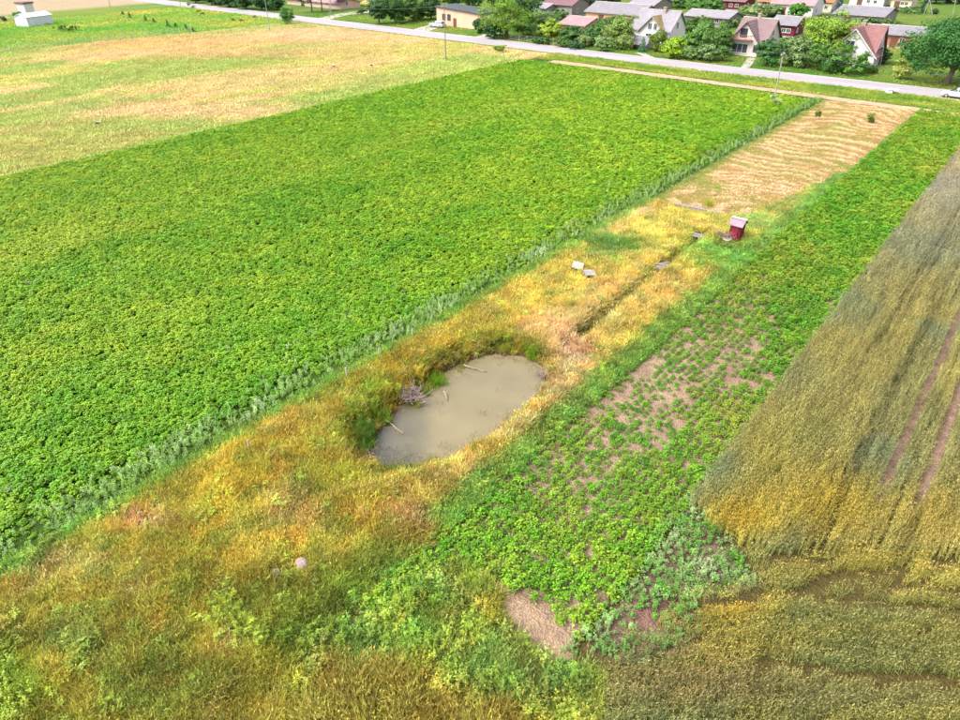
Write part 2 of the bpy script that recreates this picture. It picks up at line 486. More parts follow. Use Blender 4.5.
def ground_colour(x, y):
    n = len(x)
    u, v = pr(x, y)
    nn = (fbm(x / .9, y / .9, 201, 4) - .5)[:, None]
    lawn = np.array((134, 168, 66.)) + (fbm(x / 6, y / 6, 205, 4) - .5)[:, None] * np.array((110, 30, 40.))
    c = lawn.copy()
    def put(mask, col):
        c[mask] = (col[mask] if np.ndim(col) == 2 else np.tile(np.asarray(col, float), (int(mask.sum()), 1)))
    crop = (x > T_F) & (x < T_L) & (y < S_END)
    put(crop, (92, 126, 42))
    pl = (x >= T_L) & (x < T_R) & (y < S_HAY)
    low = (y < 22) & (x > T_R - .01) & (x < 30)
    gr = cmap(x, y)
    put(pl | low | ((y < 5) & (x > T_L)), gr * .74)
    # worn bare path beside the pond and other trodden soil
    for (pu, pv, ru, rv, w, cc) in [(572, 352, 16, 16, 1, (226, 170, 128)), (560, 385, 14, 22, .9, (224, 176, 126)), (620, 318, 30, 6, .6, (220, 172, 118)), (146, 526, 24, 7, 1, (214, 158, 118)), (278, 592, 16, 8, .9, (206, 176, 150)), (60, 575, 40, 6, .5, (204, 178, 130)), (430, 505, 20, 10, .5, (210, 165, 120)), (548, 402, 13, 10, .95, (220, 180, 132)), (526, 421, 12, 8, .9, (218, 178, 128)), (502, 440, 14, 7, .8, (214, 176, 124)), (590, 340, 18, 9, .9, (222, 178, 130))]:
        k = w * np.exp(-((u - pu) / ru) ** 2 - ((v - pv) / rv) ** 2) * (x < T_R)
        k = np.clip(k * (1.1 + 1.2 * nn[:, 0]), 0, 1)
        c[:] = c + (np.array(cc, float) - c) * k[:, None]
    hay = (x >= T_L) & (x < T_R) & (y >= S_HAY) & (y < S_END)
    wr = windrow(x, y)[:, None]
    hc = np.array((200, 178, 98.)) + (fbm(x / 3, y / 3, 211, 3) - .5)[:, None] * np.array((-70, 10, -40.))
    hc = hc + (np.array((234, 202, 146.)) - hc) * wr * .8
    edge = 1 - sstep(.4, 1.6, np.minimum(x - T_L, S_END - y + .8))
    hc = hc + (np.array((150, 164, 66.)) - hc) * (.8 * edge)[:, None]
    put(hay, hc)
    strip = (x >= T_R) & (x < T_W) & (y < S_END)
    strip_soil = SOIL * (1 + .25 * nn) + (fbm(x / 2.5, y / 7, 221, 3) - .5)[:, None] * 50
    put(strip & ~((y < 16) & inpoly(u, v, [(200, 730), (455, 560), (505, 592), (497, 620), (560, 670), (600, 670), (600, 760), (200, 760)])), strip_soil)
    wh = (x >= T_W) & (x < 60) & (y < S_END)
    put(wh, (130, 116, 66))
    rut = np.minimum(np.abs(x - TR1), np.abs(x - TR2))
    k = np.exp(-(rut / .31) ** 4) * (1 - sstep(490, 535, v)) * (x > T_W)
    c[:] = c + (np.array((232, 190, 168.)) - c) * k[:, None]
    tri = inpoly(u, v, [(690, 505), (760, 588), (690, 600), (700, 650), (610, 660), (590, 650)])
    put(tri, SOIL * .72 * (1 + .5 * nn) + (fbm(x / .7, y / .7, 227, 3) - .5)[:, None] * np.array((-70, 0, -40.)))
    put(inpoly(u, v, [(499, 593), (516, 596), (540, 618), (566, 642), (572, 660), (556, 660), (534, 640), (508, 618)]), SOIL * 1.08 * (1 + .2 * nn))
    md = (x < T_F) & (y < S_R0 - 2) & ~beyond_meadow(u, v)
    put(md, meadow_c(x, y))
    past = (x < T_F) & (y < S_R0 - 1) & beyond_meadow(u, v)
    pc = np.array((156, 186, 72.)) + (fbm(x / 9, y / 14, 231, 4) - .5)[:, None] * np.array((150, 20, 40.))
    put(past, pc)
    tan = (v < np.interp(u, [-400, 0, 60, 150, 175], [40, 17, 10, 4, -30])) & (x < -150) & (y < S_R0)
    put(tan, np.array((238, 212, 172.)) * (1 + .1 * nn))
    verge = (x > T_F) & (y >= S_END) & (y < S_R0)
    vc = np.array((150, 170, 66.)) + (fbm(x / 5, y / 1.5, 241, 4) - .5)[:, None] * np.array((150, 60, 60.))
    put(verge, vc)
    near = (x > T_L - 1) & (x < T_R + 1) & (y > 0) & (y < 60)
    if near.any():
        d = poly_sd(x[near] + 1.1 * (fbm(x[near] / .8, y[near] / .8, 21, 3) - .5), y[near] + 1.1 * (fbm(x[near] / .8, y[near] / .8, 31, 3) - .5), POND)
        k = sstep(-.5, -.1, d)[:, None]
        c[near] = c[near] + (np.array((120, 92, 66.)) - c[near]) * (.85 * k)
    return np.clip(c, 5, 250)


gc = lin(ground_colour(fx, fy)) * ALB * .55
nx, ny = len(gx), len(gy)
idx = np.arange(nx * ny).reshape(ny, nx)
quads = np.stack([idx[:-1, :-1], idx[:-1, 1:], idx[1:, 1:], idx[1:, :-1]], -1).reshape(-1, 4)


def fast_mesh(name, V, Q):
    me = bpy.data.meshes.new(name)
    V = np.ascontiguousarray(V, np.float32); Q = np.ascontiguousarray(Q, np.int32)
    me.vertices.add(len(V)); me.vertices.foreach_set('co', V.ravel())
    k = Q.shape[1]
    me.loops.add(Q.size); me.loops.foreach_set('vertex_index', Q.ravel())
    me.polygons.add(len(Q)); me.polygons.foreach_set('loop_start', np.arange(0, Q.size, k, dtype=np.int32))
    me.update(calc_edges=True); me.validate()
    return me


def set_col(me, name, c):
    a = me.attributes.new(name, 'FLOAT_COLOR', 'POINT')
    c = np.asarray(c, np.float32)
    a.data.foreach_set('color', np.concatenate([c, np.ones((len(c), 1), np.float32)], 1).ravel())


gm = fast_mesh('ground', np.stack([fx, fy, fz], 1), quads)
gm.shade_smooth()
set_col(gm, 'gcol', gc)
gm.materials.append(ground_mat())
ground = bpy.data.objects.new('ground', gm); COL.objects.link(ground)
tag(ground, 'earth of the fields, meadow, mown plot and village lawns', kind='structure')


def ribbon(name, left, right, z, material, label, jitter=0.15, step=1.5, seed=0):
    """a strip between two edge lines, its edges frayed"""
    def res(P):
        P = [np.array(p, float) for p in P]; out = []
        for a, b in zip(P[:-1], P[1:]):
            k = max(1, int(np.linalg.norm(b - a) / step))
            out += [a + (b - a) * i / k for i in range(k)]
        return np.array(out + [P[-1]])
    n = max(len(res(left)), len(res(right)))
    def resn(P):
        P = np.array(P, float); d = np.r_[0, np.cumsum(np.linalg.norm(np.diff(P, axis=0), axis=1))]
        t = np.linspace(0, d[-1], n)
        return np.stack([np.interp(t, d, P[:, 0]), np.interp(t, d, P[:, 1])], 1)
    L, R = resn(left), resn(right)
    w = (R - L) / np.linalg.norm(R - L, axis=1)[:, None]
    L = L + w * ((fbm(L[:, 0] / 2, L[:, 1] / 2, seed, 3) - .5) * 2 * jitter)[:, None]
    R = R + w * ((fbm(R[:, 0] / 2, R[:, 1] / 2, seed + 5, 3) - .5) * 2 * jitter)[:, None]
    V = []; Fs = []
    ks = [0, .25, .5, .75, 1]
    for i in range(n):
        for k in ks:
            p = L[i] + (R[i] - L[i]) * k
            V.append((p[0], p[1], z))
    m = len(ks)
    for i in range(n - 1):
        for k in range(m - 1):
            Fs.append((i * m + k, i * m + k + 1, (i + 1) * m + k + 1, (i + 1) * m + k))
    o = mesh_obj(name, V, Fs, material)
    return tag(o, label, kind='structure')


ASPH = mat('asphalt', (.34, .305, .325), .9, .2, .2, .5, .1, 0, (.12, 1.3, 1))
GRAV = mat('gravel', (.46, .40, .36), .95, .1, .2, 1.2, .2)
DIRT = mat('dirt', (.46, .30, .20), .95, .1, .25, .8, .3)
GZ = float(height(np.array([-60.]), np.array([S_R0 + 3]))[0])
def road_s(x): return np.interp(x, [-700, -75, -50, -25, 0, 200], [S_R0, S_R0, S_R0 + .5, S_R0 + 2.0, S_R0 + 2.4, S_R0 + 2.4])


RX = [-700, -200, -75, -62, -50, -38, -25, -12, 0, 200]
def rline(o): return [(x_, float(road_s(x_)) + o) for x_ in RX]


ribbon('road', rline(0), rline(6.8), .03, ASPH, 'pale worn asphalt road between the fields and the village', .22, 2.5, 3)
ribbon('road_shoulder', rline(-.6), rline(.3), .022, GRAV, 'gravel shoulder on the field side of the road', .25, 2.5, 13)
ribbon('road_shoulder', rline(6.5), rline(7.3), .022, GRAV, 'gravel shoulder on the village side of the road', .25, 2.5, 23)
pa, pb = S_PATH, S_PATH + 2.6
ribbon('dirt_path', [(px(548, 62)[0], pa), (60, pa)], [(px(548, 62)[0], pb), (60, pb)], .045, DIRT, 'bare earth track along the far end of the fields', .45, 1.2, 33)
sj = [px(318, 20), px(342, 14.5), px(372, 11), px(415, 6)]
ribbon('side_road', [(p[0] - 2.4, p[1] + .5) for p in sj], [(p[0] + 2.4, p[1] + .5) for p in sj], .018, GRAV, 'pale side road turning off at the junction', .3, 2, 43)
lt = [px(196, 4), px(150, 6.5), px(110, 9.5), px(80, 12)]
ribbon('farm_track', [(p[0], p[1] - 1.6) for p in lt], [(p[0], p[1] + 1.6) for p in lt], .05, GRAV, 'pale farm track leaving the road towards the tan field', .3, 2, 53)
for (ua, va, ub, vb, w, lab) in [(476, 39, 497, 33, 4.5, 'pale driveway beside the big light green tree'), (417, 31, 437, 25.5, 5, 'pale parking strip in front of the pink building'),
                                 (646, 60, 640, 53, 2.4, 'short driveway in front of the small conifer'), (744, 69, 752, 58, 1.6, 'narrow drive to the house with the balcony')]:
    a, b = px(ua, va), px(ub, vb)
    b = (a[0] + (b[0] - a[0]) * 1.0, b[1])
    ribbon('driveway', [(a[0] - w / 2, S_R1 - .4), (b[0] - w / 2, b[1])], [(a[0] + w / 2, S_R1 - .4), (b[0] + w / 2, b[1])], .014, GRAV, lab, .25, 1, 63)

# pond water
wm, n_, l_, b_ = nodemat('pond_water', .04, .5)
b_.inputs['IOR'].default_value = 1.33
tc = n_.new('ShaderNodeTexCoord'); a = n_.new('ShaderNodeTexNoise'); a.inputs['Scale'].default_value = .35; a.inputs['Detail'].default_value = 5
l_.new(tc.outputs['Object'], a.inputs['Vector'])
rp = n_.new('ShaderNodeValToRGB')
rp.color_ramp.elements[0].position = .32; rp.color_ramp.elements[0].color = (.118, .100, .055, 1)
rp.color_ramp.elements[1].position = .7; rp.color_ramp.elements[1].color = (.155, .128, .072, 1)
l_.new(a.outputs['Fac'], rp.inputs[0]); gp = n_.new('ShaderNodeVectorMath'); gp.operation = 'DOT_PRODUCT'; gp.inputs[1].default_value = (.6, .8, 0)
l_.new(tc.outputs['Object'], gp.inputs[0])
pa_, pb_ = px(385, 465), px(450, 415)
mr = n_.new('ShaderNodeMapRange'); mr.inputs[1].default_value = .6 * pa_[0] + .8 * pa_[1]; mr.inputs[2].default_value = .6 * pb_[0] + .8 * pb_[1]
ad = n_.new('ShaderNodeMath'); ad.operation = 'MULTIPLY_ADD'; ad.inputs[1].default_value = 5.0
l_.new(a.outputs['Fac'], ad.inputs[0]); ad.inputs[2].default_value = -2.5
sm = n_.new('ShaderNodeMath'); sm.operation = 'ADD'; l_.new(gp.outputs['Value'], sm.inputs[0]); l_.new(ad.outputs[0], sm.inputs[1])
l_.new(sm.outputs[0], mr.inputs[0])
mxw = n_.new('ShaderNodeMix'); mxw.data_type = 'RGBA'; mxw.inputs[6].default_value = (.056, .056, .048, 1)  # grey near-left end: shallow murk plus sky reflection painted into the base colour
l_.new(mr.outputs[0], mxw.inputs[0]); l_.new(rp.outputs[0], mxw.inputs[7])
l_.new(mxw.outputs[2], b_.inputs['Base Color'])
a2 = n_.new('ShaderNodeTexNoise'); a2.inputs['Scale'].default_value = 3.2; a2.inputs['Detail'].default_value = 3
l_.new(tc.outputs['Object'], a2.inputs['Vector'])
bp = n_.new('ShaderNodeBump'); bp.inputs['Strength'].default_value = .16; bp.inputs['Distance'].default_value = .03
l_.new(a2.outputs['Fac'], bp.inputs['Height']); l_.new(bp.outputs[0], b_.inputs['Normal'])
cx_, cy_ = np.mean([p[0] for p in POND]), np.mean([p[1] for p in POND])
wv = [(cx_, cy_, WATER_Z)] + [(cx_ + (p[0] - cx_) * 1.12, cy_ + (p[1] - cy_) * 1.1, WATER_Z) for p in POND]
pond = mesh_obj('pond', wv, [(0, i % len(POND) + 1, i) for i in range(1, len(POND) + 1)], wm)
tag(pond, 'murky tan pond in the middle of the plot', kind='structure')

#SECTION_VILLAGE
# ------------------------------------------------------------------ houses
GLASS = mat('window_glass', (.05, .06, .075), .08, .6, .1, 2)
FRAME = mat('window_frame', (.75, .74, .72), .5, .3, .05, 3)
DARKF = mat('dark_frame', (.08, .05, .045), .6, .3, .1, 3)
CHIM = mat('chimney_brick', (.42, .30, .26), .9, .2, .2, 4)
CONC = mat('concrete', (.42, .40, .37), .92, .2, .22, 1.5, .2)
BLACKT = mat('rubber', (.02, .02, .02), .8, .2, .1, 4)


def window(root, face, plane, c, z0, z1, w, frame=None, bars=1):
    """face 'S' looks towards -y, 'E' towards +x; plane is the wall's coordinate, all in the root's frame"""
    fb = B(); t = .09
    def bx(a0, a1, d0, d1, q0, q1):
        if face == 'S': box(fb, a0, a1, plane - d1, plane - d0, q0, q1)
        else: box(fb, plane + d0, plane + d1, a0, a1, q0, q1)
    x0, x1 = c - w / 2, c + w / 2
    bx(x0 - t, x1 + t, .0, .07, z1, z1 + t); bx(x0 - t, x1 + t, .0, .11, z0 - t, z0)
    bx(x0 - t, x0, .0, .068, z0, z1); bx(x1, x1 + t, .0, .068, z0, z1)
    for k in range(bars):
        m = x0 + (x1 - x0) * (k + 1) / (bars + 1); bx(m - .03, m + .03, .021, .06, z0, z1)
    o = bm_obj('window', fb, frame or FRAME, root)
    fb = B()
    bx(x0, x1, .004, .02, z0, z1)
    bm_obj('pane', fb, GLASS, o)


def gable_prism(x0, x1, y0, y1, ze, zr, axis):
    bm = B()
    if axis == 'x':
        ym = (y0 + y1) / 2
        pr_ = [(y0, 0), (y1, 0), (y1, ze), (ym, zr), (y0, ze)]
        a = [bm.verts.new((x0, p, q)) for p, q in pr_]; b = [bm.verts.new((x1, p, q)) for p, q in pr_]
    else:
        xm = (x0 + x1) / 2
        pr_ = [(x0, 0), (x1, 0), (x1, ze), (xm, zr), (x0, ze)]
        a = [bm.verts.new((p, y0, q)) for p, q in pr_]; b = [bm.verts.new((p, y1, q)) for p, q in pr_]
    n = 5
    bm.faces.new(a); bm.faces.new(b[::-1])
    for i in range(n): bm.faces.new([a[i], b[i], b[(i + 1) % n], a[(i + 1) % n]])
    return bm


def roof_slabs(x0, x1, y0, y1, ze, zr, axis, over=.45, th=.14, lift=.03):
    """two slabs meeting at the ridge, with eaves and verge overhangs"""
    bm = B()
    h = zr - ze
    def slab(e0, r0):   # e0: wall coordinate at the eave, r0: ridge coordinate
        sgn = 1 if e0 > r0 else -1
        w = abs(e0 - r0)
        eo = e0 + sgn * over; zo = ze - h / w * over
        nz = w / math.hypot(w, h); nn = h / math.hypot(w, h) * sgn
        lo = [(r0, zr + lift), (eo, zo + lift)]
        hi = [(r0, zr + lift + th / nz), (eo + nn * th * 0, zo + lift + th / nz)]
        return lo, hi
    if axis == 'x':
        for e in (y0, y1):
            lo, hi = slab(e, (y0 + y1) / 2)
            P = [lo[0], lo[1], hi[1], hi[0]]
            a = [bm.verts.new((x0 - over, p, q)) for p, q in P]; b = [bm.verts.new((x1 + over, p, q)) for p, q in P]
            bm.faces.new(a); bm.faces.new(b[::-1])
            for i in range(4): bm.faces.new([a[i], b[i], b[(i + 1) % 4], a[(i + 1) % 4]])
    else:
        for e in (x0, x1):
            lo, hi = slab(e, (x0 + x1) / 2)
            P = [lo[0], lo[1], hi[1], hi[0]]
            a = [bm.verts.new((p, y0 - over, q)) for p, q in P]; b = [bm.verts.new((p, y1, q)) for p, q in P]
            bm.faces.new(a); bm.faces.new(b[::-1])
            for i in range(4): bm.faces.new([a[i], b[i], b[(i + 1) % 4], a[(i + 1) % 4]])
    return bm


def house(label, x0, x1, y0, y1, ze, zr, wallm, roofm, axis='x', cross=None, wins=(), doors=(), chim=None, cat='house', name='house', over=.45, ridge_trim=None):
    cx, cy = (x0 + x1) / 2, (y0 + y1) / 2
    r = empty(name, (cx, cy, 0), label, cat)
    X0, X1, Y0, Y1 = x0 - cx, x1 - cx, y0 - cy, y1 - cy
    bm_obj('wall', gable_prism(X0, X1, Y0, Y1, ze, zr, axis), wallm, r)
    ro = bm_obj('roof', roof_slabs(X0, X1, Y0, Y1, ze, zr, axis, over), roofm, r)
    bm = B(); box(bm, X0 - .06, X1 + .06, Y0 - .06, Y1 + .06, -.2, .35); bm_obj('plinth', bm, CONC, r)
    ridge_trim = ridge_trim or CONC
    if axis == 'x':
        sl = (zr - ze) / ((Y1 - Y0) / 2)
        bm = B(); tube(bm, [(X0 - over, Y0 - over - .07, ze - sl * over + .02), (X1 + over, Y0 - over - .07, ze - sl * over + .02)], [.08, .08], 6); bm_obj('gutter', bm, mat('gutter', (.30, .27, .26), .6, .3, .1, 2), ro)
    if ridge_trim:
        bm = B()
        if axis == 'x': tube(bm, [(X0 - over, 0, zr + .2), (X1 + over, 0, zr + .2)], [.13, .13], 6)
        else: tube(bm, [(0, Y0 - over, zr + .2), (0, Y1, zr + .2)], [.13, .13], 6)
        bm_obj('ridge_cap', bm, ridge_trim, ro)
    if cross:       # centre x, half width, front y, eave z, ridge z (world x/y)
        xc, hw, yf, ce, cr = cross[:5]
        bm_obj('gable_wall', gable_prism(xc - hw - cx, xc + hw - cx, yf - cy, 0, ce, cr, 'y'), wallm, r)
        g = bm_obj('gable_roof', roof_slabs(xc - hw - cx, xc + hw - cx, yf - cy, -.05, ce, cr, 'y', over), cross[5] if len(cross) > 5 else roofm, r)
        bm = B()        # barge boards along the verge
        for s in (-1, 1):
            e = (xc - cx + s * (hw + over), yf - cy - over - .03, ce - (cr - ce) / hw * over + .1); p = (xc - cx, yf - cy - over - .03, cr + .1)
            tube(bm, [e, p], [.09, .09], 4)
        bm_obj('barge_board', bm, DARKF if len(cross) < 7 else cross[6], g)
    for (face, plane, c, z0, z1, w, *rest) in wins:
        window(r, face, (plane - cy) if face == 'S' else (plane - cx), (c - cx) if face == 'S' else (c - cy), z0, z1, w, *rest)
    for (face, plane, c, h, w, dm) in doors:
        bm = B()
        if face == 'S': box(bm, c - cx - w / 2, c - cx + w / 2, plane - cy - .06, plane - cy - .004, .0, h)
        else: box(bm, plane - cx + .004, plane - cx + .06, c - cy - w / 2, c - cy + w / 2, 0, h)
        d = bm_obj('door', bm, dm, r)
    if chim:
        for (qx, qy, qz) in chim:
            bm = B(); box(bm, qx - cx - .3, qx - cx + .3, qy - cy - .3, qy - cy + .3, qz - 1.6, qz)
            box(bm, qx - cx - .38, qx - cx + .38, qy - cy - .38, qy - cy + .38, qz + .002, qz + .12)
            bm_obj('chimney', bm, CHIM, ro)
    return r


W_PINKWHITE = mat('render_pink_white', (.72, .62, .58), .9, .2, .06, .8)
W_WHITE = mat('render_white', (.74, .70, .68), .9, .2, .08, .8)
W_ORANGE = mat('render_orange', (.70, .40, .24), .9, .2, .1, .8)
W_PEACH = mat('render_peach', (.72, .46, .32), .9, .2, .08, .6)
W_BRICK = mat('brick_red', (.42, .18, .10), .9, .2, .18, 2)
W_DARKRED = mat('boards_dark_red', (.16, .02, .035), .85, .2, .25, 2, 0, 0, (6, 6, .5))
W_GREY = mat('render_grey', (.26, .24, .21), .9, .2, .12, 1)
W_CREAM = mat('render_cream', (.70, .60, .42), .9, .2, .08, 1)
R_BROWN = roof_mat('roof_brown', (.27, .175, .18))
R_GREY = roof_mat('roof_grey', (.28, .255, .285))
R_GREYL = roof_mat('roof_grey_light', (.33, .30, .335))
R_RED = roof_mat('roof_dusty_red', (.31, .14, .135))
R_PINK = roof_mat('roof_pink', (.44, .26, .27))
R_ORANGE = roof_mat('roof_orange', (.62, .17, .035))
R_PURPLE = roof_mat('roof_purple_brown', (.24, .11, .13))
R_DARK = roof_mat('roof_dark_felt', (.07, .085, .09))
R_MOSS = roof_mat('roof_mossy', (.36, .26, .12), var=.35)
R_GREYY = roof_mat('roof_grey_down_y', (.33, .30, .335), 'Y')
DOORM = mat('door_brown', (.16, .07, .04), .6, .3, .1, 3)

# house with the balcony (brown roof, pinkish white front gable)
y0 = px(740, 55.5)[1]; y1 = y0 + 9.5; ym = (y0 + y1) / 2
x0h = xat(731, y0, 0); zr = zat(xat(750, ym, 6), ym, 18.5); x1h = xat(776, ym, zr)
za = zat(xat(748.8, y0, 6), y0, 22.5); xc = xat(748.8, y0, za); hwr = (xat(760, y0, 3) - xat(728, y0, 3)) / 2
xc2 = (xat(760, y0, 3) + xat(728, y0, 3)) / 2; xc = (xc + xc2) / 2
H1 = house('white house with brown roof, balcony and big glazed ground floor window', x0h - .3, x1h, y0 + .9, y1, 3.0, zr, W_PINKWHITE, R_BROWN,
      cross=(xc, hwr - .3, y0, 2.6, za), wins=[('S', y0, xc - .4, 3.6, 5.0, 1.3, DARKF), ('S', y0, xc - .7, .6, 2.2, 3.2, FRAME, 2), ('S', y0, xc - 3.1, .9, 2.0, .8, DARKF, 0), ('S', y0, xc + 2.6, 1.0, 2.1, .8, DARKF, 0), ('E', x1h, ym, 3.6, 4.6, .9, FRAME)],
      chim=[(xc + .3, ym + .5, zr + .9)])
bm = B(); c0 = H1.location
bx_, by_ = xc - .4 - c0.x, y0 - c0.y
box(bm, bx_ - 2.1, bx_ + 2.1, by_ - 1.0, by_ - .01, 2.95, 3.1)
bal = bm_obj('balcony', bm, mat('balcony_wood', (.30, .14, .11), .8, .2, .2, 2), H1)
bm = B()
box(bm, bx_ - 2.1, bx_ + 2.1, by_ - 1.0, by_ - .94, 3.85, 3.95)
for k in range(15):
    q = bx_ - 2.05 + k * 4.1 / 14; box(bm, q - .04, q + .04, by_ - .99, by_ - .95, 3.1, 3.85)
for q in (bx_ - 2.1, bx_ + 2.04): box(bm, q, q + .06, by_ - .93, by_ - .02, 3.85, 3.95)
bm_obj('railing', bm, MATS['balcony_wood'], bal)

# ivy and moss covered house to its left
y0 = px(655, 44)[1]; y1 = y0 + 9; ym = (y0 + y1) / 2
zr = zat(xat(665, ym, 6), ym, 11.5); x0h = xat(641, ym, zr); x1h = xat(679.5, ym, zr)
za = zat(xat(653, y0, 5), y0, 17); xc = xat(653, y0, za)
house('grey roofed house with a mossy yellowish front gable roof', x0h, x1h, y0 + 1, y1, 2.8, zr, W_WHITE, R_GREYL,
      cross=(xc, 2.9, y0, 2.6, za, R_MOSS, CONC), wins=[('S', y0, xc - .45, 2.9, 4.1, .8), ('S', y0, xc + .9, 2.9, 4.1, .7), ('E', x1h, ym, 3.0, 4.2, .9), ('S', y0, xc - .6, .8, 2.0, 1.2)], chim=[(xc + .6, ym, zr + .8)])

# red roofed house on the right
y0 = px(850, 66)[1]; y1 = y0 + 9; ym = (y0 + y1) / 2
zr = zat(xat(860, ym, 6), ym, 25); x0h = xat(840, ym, zr); x1h = xat(885.5, ym, zr)
za = zat(xat(861, y0, 5), y0, 30); xc = xat(857, y0, za)
house('white house with dusty red roof and white verge boards', x0h, x1h, y0 + 1.0, y1, 2.4, zr, W_WHITE, R_RED,
      cross=(xc, 4.4, y0, 2.0, za, R_RED, FRAME), wins=[('S', y0, xc - .5, 3.0, 4.3, 1.5), ('S', y0, xc + 2.4, .8, 2.0, .9), ('E', x1h, ym, 3.0, 4.1, .9), ('S', y0, xc - 2.0, .8, 2.0, 1.0)], chim=[(xc, ym + .3, zr + .7)], ridge_trim=CONC)

# orange house, low roof
y0 = px(578, 39)[1]; x1h = xat(583.5, y0, 0); x0h = xat(561, y0, 0) - .3
za = zat(x1h, y0, 24.5); y1 = y0 + 8.5
house('orange rendered house with low pinkish roof', x0h, x1h, y0, y1, za - .2, za + .9, W_ORANGE, R_PINK, wins=[('S', y0, x0h + 4.0, 1.4, 2.9, 1.6, FRAME), ('E', x1h, y0 + 2, 1.4, 2.7, .9), ('E', x1h, y0 + 6, 1.4, 2.7, .9)], over=.6)

# pink building with sloping flat roof, beside the silver car
y0 = px(455, 27)[1]; x0h = xat(437, y0, 0); x1h = xat(477, y0, 0) + 1.0
zl, zrr = 4.3, 3.4
r = empty('workshop', ((x0h + x1h) / 2, y0 + 4, 0), 'long pink rendered building with dark flat roof sloping to the right', 'building')
hx = (x1h - x0h) / 2
bm = B(); vs = box(bm, -hx, hx, -4, 4, -.1, zrr)
for v_ in vs[4:]:
    if v_.co.x < 0: v_.co.z = zl
bm_obj('wall', bm, W_PEACH, r)
bm = B(); vs = box(bm, -hx - .35, hx + .35, -4.35, 4.35, zrr + .02, zrr + .32)
for v_ in vs:
    if v_.co.x < 0: v_.co.z += zl - zrr
bm_obj('roof', bm, R_DARK, r)
for q in (-hx + 2.6, -hx + 4.4): window(r, 'S', -4, q, 1.5, 2.8, 1.0, DARKF)
bm = B(); box(bm, -hx + 5.9, -hx + 7.0, -4.06, -4.004, 0, 2.1); bm_obj('door', bm, DOORM, r)


def barn(label, uL, uR, vridge, vbase, depth, ze, wallm, roofm, name='barn', cat='barn', **kw):
    y0 = px((uL + uR) / 2, vbase)[1]; ym = y0 + depth / 2
    zr = zat(xat((uL + uR) / 2, ym, 5), ym, vridge)
    x0, x1 = xat(uL, ym, zr), xat(uR, ym, zr)
    if not kw.get('doors'):
        kw['doors'] = [('S', y0, x0 + (x1 - x0) * .3, min(2.0, ze - .3), 1.6, DOORM)]
    if not kw.get('wins') and ze > 2.1:
        kw['wins'] = [('S', y0, x0 + (x1 - x0) * f_, 1.1, 1.9, .9) for f_ in (.55, .75)] + [('E', x1, ym - 1.5, 1.1, 2.0, .9)]
    print('barn', label[:30], [round(q, 1) for q in (x0, x1, y0, zr)])
    return house(label, x0, x1, y0, y0 + depth, min(ze, zr - 1), zr, wallm, roofm, name=name, cat=cat, **kw)


barn('long barn with grey sheet roof over orange brick wall', 597, 650, 4, 25, 11, 2.6, W_ORANGE, R_GREY)
barn('tall grey roofed barn behind the long grey barn', 640, 664, -3, 17, 12, 3.0, W_GREY, R_GREYL)
barn('low barn with pale grey roof behind the shrubs, left of the balcony house', 693, 736, 11, 27, 9, 2.6, W_GREY, R_GREYL)
barn('purple roofed house at the top edge above the balcony house', 722, 751, -4, 11, 9, 3.0, W_DARKRED, R_PURPLE, name='house', cat='house')
barn('small shed with dark red boards and grey roof', 778, 802, 17, 38, 7, 2.8, W_DARKRED, R_GREY, name='shed', cat='shed')
barn('wide grey roofed barn behind the red roofed house', 844, 893, 7, 27, 16, 2.6, W_GREY, R_GREY)
barn('long low barn with grey roof and brick wall right of the red roofed house', 884, 933, 27, 49, 10, 2.6, W_BRICK, R_GREY, doors=[('S', px(908, 49)[1], xat(893, px(908, 49)[1], 1), 2.0, 1.2, DOORM)])
barn('grey roofed shed behind the bright bush at the orange house', 537, 552, 4, 18, 8, 2.6, W_GREY, R_GREYL, name='shed', cat='shed')
barn('house with pinkish brown gable roof behind the orange house', 553, 581, -3, 17, 9, 3.2, W_GREY, R_PURPLE, name='house', cat='house')
barn('white house with pink roof at the top edge', 780, 822, -8, 17, 10, 3.2, W_WHITE, R_PINK, name='house', cat='house', wins=[('E', 0, 0, 1, 2, .1)][:0])
barn('house with bright orange roof left of the white house at the top edge', 764, 784, -3, 9, 8, 2.6, W_WHITE, R_ORANGE, name='house', cat='house')
barn('house with bright orange roof beside the blue spruce', 816, 838, -4, 13, 8, 3.0, W_CREAM, R_ORANGE, name='house', cat='house')
barn('white house with red gable roof at the top edge behind the wide barn', 856, 890, -9, 7, 9, 3.0, W_WHITE, R_RED, name='house', cat='house', cross=None)
barn('cream house with pinkish red roof at the top right behind a hedge', 897, 917, -6, 9, 9, 3.0, W_CREAM, R_PINK, name='house', cat='house')
barn('pale shed roof beyond the tall grey barn', 662, 672, 0, 8, 6, 2.2, W_GREY, R_GREYL, name='shed', cat='shed')
barn('low pink building behind the trees at the junction', 296, 350, -3, 8, 8, 2.6, W_PEACH, R_PINK, name='building', cat='building')
barn('small white greenhouse shed behind the small conifer', 637, 650, 37, 50, 3, 1.6, W_WHITE, R_GREYL, name='shed', cat='shed')

